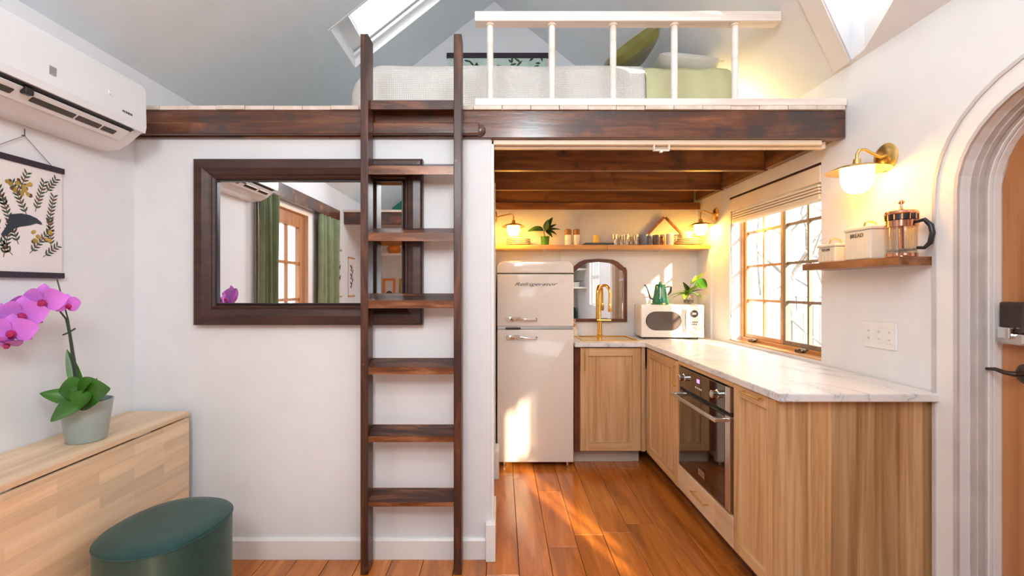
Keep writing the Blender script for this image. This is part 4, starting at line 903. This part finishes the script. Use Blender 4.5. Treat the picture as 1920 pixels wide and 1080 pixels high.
# potted ficus
px_, Yp = 1022, 3.68; X = spx(px_, Yp)
pt = thing('potted_houseplant', 'broad-leaved houseplant in a small pot on the long shelf', 'plant', (X, Yp, SZ))
part('pot', MB().lathe([(0, .001), (.030, .001), (.036, .07), (.040, .075), (.034, .075), (.03, .06), (0, .06)], (X, Yp, SZ), 18), 'leaf', pt, smooth=True)
part('stem', MB().tube([(X, Yp, SZ+.05), (X-.01, Yp, SZ+.11), (X+.01, Yp, SZ+.16)], .004, 6), 'stem', pt)
for (dx, dy, dz, ln, w, dr_) in ((-1, -.1, .15, .13, .10, .25), (-.9, -.3, .3, .10, .06, .3), (.45, -.1, 1, .12, .055, .1), (.25, -.2, 1.1, .09, .05, .0), (1, -.1, .25, .11, .04, .2), (.9, -.2, -.2, .09, .045, .2), (.7, 0, .5, .10, .04, .1), (.6, -.3, -.6, .08, .04, .1)):
    part('leaf', leaf_mesh(MB(), (X+dx*.01, Yp, SZ+.125), (dx, dy, dz), (0, -.6, 1), ln, w, dr_, .15), 'leafd' if dx > 0 else 'leaf', pt, smooth=True)
for px, w_ in ((1065, 'left'), (1081, 'right')):
    X = spx(px, 3.68); r = thing('ceramic_mill', 'cream salt or pepper mill with walnut cap, %s one of the pair' % w_, 'mill', (X, 3.68, SZ), 'mills on the long shelf')
    part('mill_body', MB().lathe([(0, .001), (.024, .001), (.027, .006), (.027, .088), (.022, .09), (0, .09)], (X, 3.68, SZ), 18), 'ceramic', r, smooth=True)
    part('cap', MB().lathe([(0, .09), (.027, .09), (.027, .128), (.022, .134), (0, .134)], (X, 3.68, SZ), 18), 'cork', r, smooth=True)
X = spx(1121, 3.67); o = part('slate_tray', box(-.115, .115, -.06, .06, 0, .018, .003), 'slate'); o.location = (X, 3.67, SZ+.001); tag(o, 'dark slate tray lying on the long shelf', 'tray')
obj1('amber_candle', [(0, 0), (.024, 0), (.024, .062), (.020, .064), (0, .060)], 1118, 3.67, 'yellow', 'small amber yellow cup standing on the slate tray', 'candle', z=SZ+.020)
gl = [(0, 0), (.020, 0), (.024, .085), (.0225, .085), (.0185, .006), (0, .006)]
for i, (px, Y) in enumerate(((1153, 3.64), (1164, 3.70), (1174, 3.63), (1183, 3.72), (1192, 3.64), (1199, 3.73))):
    obj1('drinking_glass', gl, px, Y, 'clear', 'clear straight tumbler, %s counting from the slate tray towards the mugs' % ('first', 'second', 'third', 'fourth', 'fifth', 'sixth')[i], 'glass', 'clear tumblers on the long shelf', z=SZ+(0.0))
def mug(px, Y, m, lab, r=.033, h=.085, side=1):
    X = spx(px, Y); t = thing('mug', lab, 'mug', (X, Y, SZ), 'mugs on the long shelf')
    part('cup', MB().lathe([(0, .001), (r*.85, .001), (r, .01), (r, h), (r-.003, h), (r-.004, .01), (0, .008)], (X, Y, SZ), 20), m, t, smooth=True)
    part('handle', MB().tube([(X+side*r*.7, Y-r*.6, SZ+h*.8), (X+side*(r*.9+.010), Y-r-.012, SZ+h*.7), (X+side*(r*.9+.010), Y-r-.014, SZ+h*.4), (X+side*r*.7, Y-r*.6, SZ+h*.2)], .004, 8), m, t, smooth=True)
mug(1207, 3.66, 'mug_grey', 'blue-grey mug at the left of the mug row', .036, .088)
mug(1220, 3.72, 'white', 'white mug behind the gap between grey and dark mugs', .032, .095)
mug(1231, 3.62, 'mug_dark', 'dark brown patterned mug in the middle of the row', .030, .080)
mug(1243, 3.70, 'mug_pink', 'dusty pink mug in front of the diamond board', .033, .092)
mug(1256, 3.615, 'ceramic', 'cream mug right of the pink mug', .028, .090)
# diamond board leaning on the wall
dm = thing('diamond_board', 'cream square board with wooden edge leaning on its corner behind the mugs', 'board', (spx(1246, 3.79), 3.79, SZ))
cx, cy_, cz = spx(1246, 3.79), 3.795, SZ+.135
hs = .175; bot = [(cx-.16, SZ+.0), (cx+.16, SZ+.0), (cx, SZ+.255)]
part('board_face', MB().prism([(cx-.19, SZ+.002), (cx+.19, SZ+.002), (cx+.19, SZ+.04), (cx, SZ+.238), (cx-.19, SZ+.04)], 'y', 3.788, 3.798), 'ceramic', dm)
for s_ in (-1, 1):
    a = (cx+s_*.20, SZ+.035); b = (cx, SZ+.242); nx_, nz_ = (b[1]-a[1]), -(b[0]-a[0]); L_ = math.hypot(nx_, nz_); nx_, nz_ = nx_/L_*.016*(s_ if s_ > 0 else 1), nz_/L_*.016
    if s_ > 0: nx_, nz_ = abs(nx_), abs(nz_)
    else: nx_, nz_ = -abs(nx_), abs(nz_)
    part('edge_moulding', MB().prism([a, b, (b[0]+nx_, b[1]+nz_), (a[0]+nx_, a[1]+nz_)], 'y', 3.775, 3.80), 'shelfw', dm)

# ------------------------------------------------------------------ sconces
def sconce(lab, plate, g, k_, side, gm='globek'):
    """plate centre on a wall facing -x (side=1) or +x (side=-1); g globe centre"""
    px, py, pz = plate; r = thing('wall_sconce', lab, 'wall lamp', plate)
    part('back_plate', MB().lathe([(0, 0), (.060*k_, 0), (.062*k_, .006), (.052*k_, .014), (.018*k_, .02), (0, .022)], (0, 0, 0), 26, MT(plate) @ Matrix.Rotation(-side*PI/2, 4, 'Y')), 'brass', r, smooth=True)
    gx_, gy_, gz_ = g; zt = gz_+.052*k_
    part('arm', MB().tube([(px-side*.015, py, pz), (px-side*.05*k_, py*.6+gy_*.4, pz+.014*k_), (gx_+side*.035*k_, gy_, pz+.036*k_), (gx_+side*.012*k_, gy_, pz+.034*k_), (gx_, gy_, pz+.016*k_), (gx_, gy_, zt+.02*k_)], .0065*k_, 10), 'brass', r, smooth=True)
    part('cap', MB().lathe([(0, .04), (.013, .038), (.016, .015), (.03, .010), (.03, 0), (0, 0)], (gx_, gy_, zt), 18), 'brass', r, smooth=True)
    part('shade', MB().lathe([(.028*k_, .012), (.07*k_, .006), (.115*k_, -.012), (.118*k_, -.014), (.114*k_, -.0145), (.068*k_, .002), (.026*k_, .006)], (gx_, gy_, zt), 30), 'brass', r, smooth=True)
    part('globe', MB().lathe([(0, -.058*k_), (.025*k_, -.055*k_), (.046*k_, -.038*k_), (.058*k_, -.008*k_), (.061*k_, .03*k_), (.061*k_, .052*k_), (0, .052*k_)], g, 24), gm, r, smooth=True)
sconce('brass wall lamp above the short shelf with the french press, nearest the arched door', (XR, 1.954, 1.871), (1.533, 1.954, 1.775), 1.0, 1, 'globe')
sconce('brass wall lamp at the right end of the long shelf, beside the window', (XR, 3.50, 1.878), (1.548, 3.52, 1.765), .80, 1)
sconce('brass wall lamp at the left end of the long shelf, above the refrigerator', (-.05, 3.50, 1.855), (.095, 3.52, 1.757), .80, -1)

# ------------------------------------------------------------------ small shelf on the right wall
s2 = part('wall_shelf', box(1.525, XR-.001, 1.735, 2.30, 1.398, 1.431, .004), 'shelfw'); tag(s2, 'short rough-edged dark wood shelf under the near wall lamp', 'shelf')
Z2 = 1.4318
def tin(lab, x0, x1, y0, y1, h, word, sz):
    r = thing('storage_tin', lab, 'tin', ((x0+x1)/2, (y0+y1)/2, Z2))
    b = part('tin_body', box(x0, x1, y0, y1, Z2, Z2+h, .006), 'tin', r)
    n = 9
    for i in range(n):
        t = y0+.012+(y1-y0-.024)*i/(n-1); part('rib', box(x0-.0012, x0+.002, t-.0012, t+.0012, Z2+.006, Z2+h*.72), 'tin', b) if i % 2 == 0 else None
    ld = part('lid', box(x0-.003, x1+.003, y0-.003, y1+.003, Z2+h, Z2+h+.014, .004), 'tin', r)
    xm, ym = (x0+x1)/2, (y0+y1)/2
    part('lid_handle', MB().tube([(xm-.028, ym, Z2+h+.013), (xm-.022, ym, Z2+h+.034), (xm, ym, Z2+h+.042), (xm+.022, ym, Z2+h+.034), (xm+.028, ym, Z2+h+.013)], .004, 8), 'brass', ld, smooth=True)
    R_l = Matrix(((0, 0, -1, 0), (-1, 0, 0, 0), (0, 1, 0, 0), (0, 0, 0, 1)))
    text('lettering', word, sz, 'black', r, MT((x0-.0015, ym, Z2+h*.82)) @ R_l, ext=.0006)
tin('larger cream lidded tin lettered BREAD on the short shelf', 1.535, 1.652, 1.885, 2.03, .125, 'BREAD', .024)
tin('smaller cream lidded tin at the window end of the short shelf', 1.545, 1.635, 2.10, 2.215, .072, 'SUGAR', .017)
fx_, fy_ = 1.588, 1.80
fp_ = thing('french_press', 'copper and glass french press with black handle on the short shelf', 'coffee press', (fx_, fy_, Z2))
part('glass_beaker', MB().lathe([(0, .008), (.046, .008), (.049, .014), (.049, .15), (.047, .15), (.047, .016), (0, .011)], (fx_, fy_, Z2), 26), 'clear', fp_, smooth=True)
part('base_ring', MB().lathe([(.044, .0), (.050, .0), (.051, .006), (.051, .014), (.0495, .014), (.0495, .004)], (fx_, fy_, Z2+.0005), 26), 'copper', fp_, smooth=True)
part('plunger_rod', MB().lathe([(.009, .03), (.009, .16)], (fx_, fy_, Z2), 12), 'copper', fp_, smooth=True)
part('filter_disc', MB().lathe([(0, 0), (.045, 0), (.046, .006), (0, .008)], (fx_, fy_, Z2+.026), 20), 'steel', fp_, smooth=True)
part('collar', MB().lathe([(.0495, 0), (.0525, .002), (.0525, .026), (.0495, .028)], (fx_, fy_, Z2+.118), 26), 'copper', fp_, smooth=True)
part('grille_band', MB().lathe([(.050, 0), (.0515, .001), (.0515, .021), (.050, .022)], (fx_, fy_, Z2+.1465), 26), 'black', fp_, smooth=True)
for k_ in range(14):
    a = 2*PI*k_/14; part('grille_bar', box(-.0016, .0016, -.0016, .0016, 0, .022), 'copper', fp_, local=True).location = Vector((.0525*math.cos(a), .0525*math.sin(a), .1465))
part('lid', MB().lathe([(0, 0), (.053, 0), (.055, .004), (.050, .014), (.030, .022), (.008, .026), (.004, .034), (.004, .044), (0, .044)], (fx_, fy_, Z2+.168), 26), 'copper', fp_, smooth=True)
part('plunger_knob', MB().lathe([(0, 0), (.008, .001), (.012, .008), (.008, .016), (0, .018)], (fx_, fy_, Z2+.210), 16), 'copper', fp_, smooth=True)
hx, hy = .35, -.94
part('handle', MB().tube([(fx_+hx*.052, fy_+hy*.052, Z2+.135), (fx_+hx*.075, fy_+hy*.075, Z2+.14), (fx_+hx*.095, fy_+hy*.095, Z2+.115), (fx_+hx*.10, fy_+hy*.10, Z2+.085), (fx_+hx*.093, fy_+hy*.093, Z2+.05), (fx_+hx*.075, fy_+hy*.075, Z2+.032), (fx_+hx*.052, fy_+hy*.052, Z2+.034)], [.006, .008, .0095, .0095, .009, .007, .006], 10), 'black', fp_, smooth=True)
# outlet / switch plate
op = thing('outlet_plate', 'white triple outlet plate on the wall above the worktop end', 'outlet', (XR, 1.985, 1.10))
part('plate', box(XR-.006, XR-.0002, 1.898, 2.070, 1.045, 1.162, .003), 'trim', op)
for y in (1.93, 1.984, 2.038):
    b = part('switch', box(XR-.009, XR-.006, y-.016, y+.016, 1.072, 1.134, .001), 'white', op)
    for z in (1.087, 1.119): part('slot', box(XR-.0096, XR-.0088, y-.006, y+.006, z-.004, z+.004), 'greytrim', b)

# ------------------------------------------------------------------ the rest of the room behind the viewer (seen in the mirrors)
rb = part('rear_loft_beam', box(XL+.002, XR-.002, -.82, -.76, 2.03, 2.165, .003), 'beam'); tag(rb, 'dark beam of the opposite loft, seen in the large mirror', 'beam')
rd_ = part('rear_loft_deck', box(XL+.002, XR-.002, YR+.002, -.74, 2.166, 2.19), 'deck'); tag(rd_, 'pale deck of the opposite loft', 'loft floor')
def poster_l(y0, y1, z0, z1, lab):
    r = thing('botanical_poster', lab, 'poster', (XL, (y0+y1)/2, z1))
    part('top_rod', box(XL+.001, XL+.016, y0-.005, y1+.005, z1-.004, z1+.012), 'shelfl', r); part('bottom_rod', box(XL+.001, XL+.016, y0-.005, y1+.005, z0-.012, z0+.004), 'shelfl', r)
    p = part('paper', box(XL+.006, XL+.009, y0, y1, z0, z1), 'paper', r); g = MB()
    for i in range(16): t = i/16; leaf_mesh(g, (XL+.0095, (y0+y1)/2+.02*math.sin(i), z0+(z1-z0)*(.2+.6*t)), (0, math.cos(i*2.1), .5), (1, 0, 0), .06, .025, 0, 0, 4)
    part('printed_leaves', g, 'inkb', p)
poster_l(-.66, -.50, 1.22, 1.72, 'narrow botanical print seen in the large mirror, just right of the curtain')
poster_l(-1.10, -.90, 1.22, 1.66, 'second botanical print seen in the large mirror, nearer the ladder')
for i, (x0, x1) in enumerate(((-1.76, -1.58), (-1.52, -1.36))):
    r = thing('picture_frame', 'orange wooden picture frame seen in the mirror strip behind the ladder, %s' % ('left one', 'right one'), 'picture') if False else thing('picture_frame', 'wooden picture frame seen in the mirror strip behind the ladder, %s' % ('left one', 'right one')[i], 'picture', ((x0+x1)/2, YR, 1.2))
    part('frame', MB().box(x0, x1, YR+.001, YR+.02, 1.02, 1.05).box(x0, x1, YR+.001, YR+.02, 1.42, 1.45).box(x0, x0+.03, YR+.001, YR+.02, 1.05, 1.42).box(x1-.03, x1, YR+.001, YR+.02, 1.05, 1.42), ('orange', 'inky')[i], r)
    part('picture', box(x0+.03, x1-.03, YR+.002, YR+.01, 1.05, 1.42), 'paper', r); part('sketch', MB().lathe([(0, 0), (.05, 0), (.05, .002), (0, .002)], (0, 0, 0), 12, MT(((x0+x1)/2, YR+.012, 1.22)) @ Matrix.Rotation(PI/2, 4, 'X')), 'inkb', r)
rt = part('round_tray', MB().lathe([(0, 0), (.17, 0), (.2, .02), (.2, .026), (.16, .012), (0, .01)], (0, 0, 0), 30, MT((-1.42, YR+.02, 2.55)) @ Matrix.Rotation(-PI/2, 4, 'X')), 'kettle', smooth=True); tag(rt, 'round green tray on the opposite loft, seen in the mirror', 'tray')
ob = obj1('orange_pot', [(0, 0), (.07, 0), (.10, .08), (.07, .12), (0, .12)], 940, 1, 'orange', 'orange pot seen in the mirror strip behind the ladder', 'pot'); ob.location = (-1.48, -1.9, 1.78)
rs = thing('rear_shelf', 'white wall shelf behind the viewer, seen in the mirrors', 'shelf', (-1.5, -1.95, 1.75)); part('shelf_board', box(XL+.002, -1.2, -2.1, -1.75, 1.75, 1.779), 'trim', rs); part('bracket', box(XL+.002, -1.74, -2.1, -2.07, 1.62, 1.75), 'trim', rs)
# plants and sofa seen in the small mirror
for i, z in enumerate((1.66, 1.30)):
    r = thing('plant_shelf', 'white shelf of plants seen in the small mirror, %s one' % ('upper', 'lower')[i], 'shelf', (1.5, -1.9, z)); part('shelf_board', box(1.32, XR-.002, YR+.002, -1.2, z, z+.03), 'trim', r)
    for j, y in enumerate((-2.1, -1.75, -1.4)):
        q = thing('shelf_plant', 'green plant in a white pot on the %s rear shelf, %s' % (('upper', 'lower')[i], ('against the wall', 'in the middle', 'at the near end')[j]), 'plant', (1.5, y, z+.03))
        part('pot', MB().lathe([(0, .001), (.05, .001), (.065, .10), (.058, .10), (0, .09)], (1.5, y, z+.03), 14), 'white', q, smooth=True)
        for k_ in range(9):
            a = k_*2.4; part('leaf', leaf_mesh(MB(), (1.5, y, z+.12), (math.cos(a)*.7, math.sin(a), .6), (0, 0, 1), .13, .05, .5, .1, 5), 'leaf', q, smooth=True)
sf = thing('green_sofa', 'deep green sofa behind the viewer, seen in the small mirror', 'sofa', (1.1, -1.7, 0))
part('seat', box(.35, 1.62, YR+.1, -1.6, .12, .46, .04, seg=3), 'sofa', sf, smooth=True); part('backrest', box(.35, 1.62, YR+.02, YR+.22, .46, .90, .05, seg=3), 'sofa', sf, smooth=True)
part('arm', box(.20, .36, YR+.06, -1.6, .12, .62, .04, seg=3), 'sofa', sf, smooth=True)
for X in (.28, 1.55):
    for Y in (YR+.15, -1.68): part('leg', box(X, X+.04, Y, Y+.04, .001, .13), 'frame', sf)

# ------------------------------------------------------------------ outside
def tree(x, y, h, r_, lab):
    t = thing('bare_tree', lab, 'tree', (x, y, -.42), 'bare trees outside the windows')
    pts = [(x+.08*math.sin(i*1.3), y+.06*math.cos(i), -.44+h*i/8) for i in range(9)]
    part('trunk', MB().tube(pts, [r_*(1-.09*i) for i in range(9)], 8), 'bark', t, smooth=True)
    for k_ in range(16):
        z = random.uniform(.25, .95); b = Vector(pts[int(z*8)]); a = random.uniform(0, 2*PI); L_ = random.uniform(.6, 1.6)
        p1 = b+Vector((math.cos(a)*L_*.5, math.sin(a)*L_*.5, L_*.35)); p2 = b+Vector((math.cos(a+.3)*L_, math.sin(a+.3)*L_, L_*.9))
        part('branch', MB().tube([b, p1, p2], [r_*.3, r_*.2, r_*.05], 5), 'bark', t)
rows = [(4.2, 6.6, 5, .09), (5.9, 7.2, 6, .12), (4.0, 9.6, 5, .08), (7.6, 9.4, 7, .14), (6.4, 11.2, 6, .12), (9.5, 14, 7, .16), (3.6, 4.9, 4, .06), (7.2, 13.5, 6, .1)]
wh = ['slender, nearest the kitchen window', 'thick, second row', 'thin, seen through the far sash', 'thick, further right', 'mid-size, behind the far sash', 'tallest, furthest away', 'young, close to the near sash', 'mid-size at the back left']
for (x, y, h, r_), w_ in zip(rows, wh): tree(x, y, h, r_*.7, 'bare tree outside the kitchen window, ' + w_)
for j, (x, y) in enumerate(((-4.2, .6), (-5.5, -.9), (-5.0, 2.6))): tree(x, y, 5, .09, 'bare tree outside the french door, ' + ('straight out', 'to the left', 'to the right')[j])
fc = thing('garden_fence', 'pale vertical board fence beyond the kitchen window', 'fence', (8, 8, -.42))
for i in range(44):
    t = i*.20; X, Y = 3.3+t*.84, 9.0-t*.1+0.0; X = 3.2+i*.26; Y = 12.5-.32*i*.5
    part('board', box(X, X+.22, Y, Y+.02, -.42, 1.12+random.uniform(-.02, .02)), 'fence', fc)
print('tris', sum(len(o.data.polygons) for o in bpy.data.objects if o.type == 'MESH'))
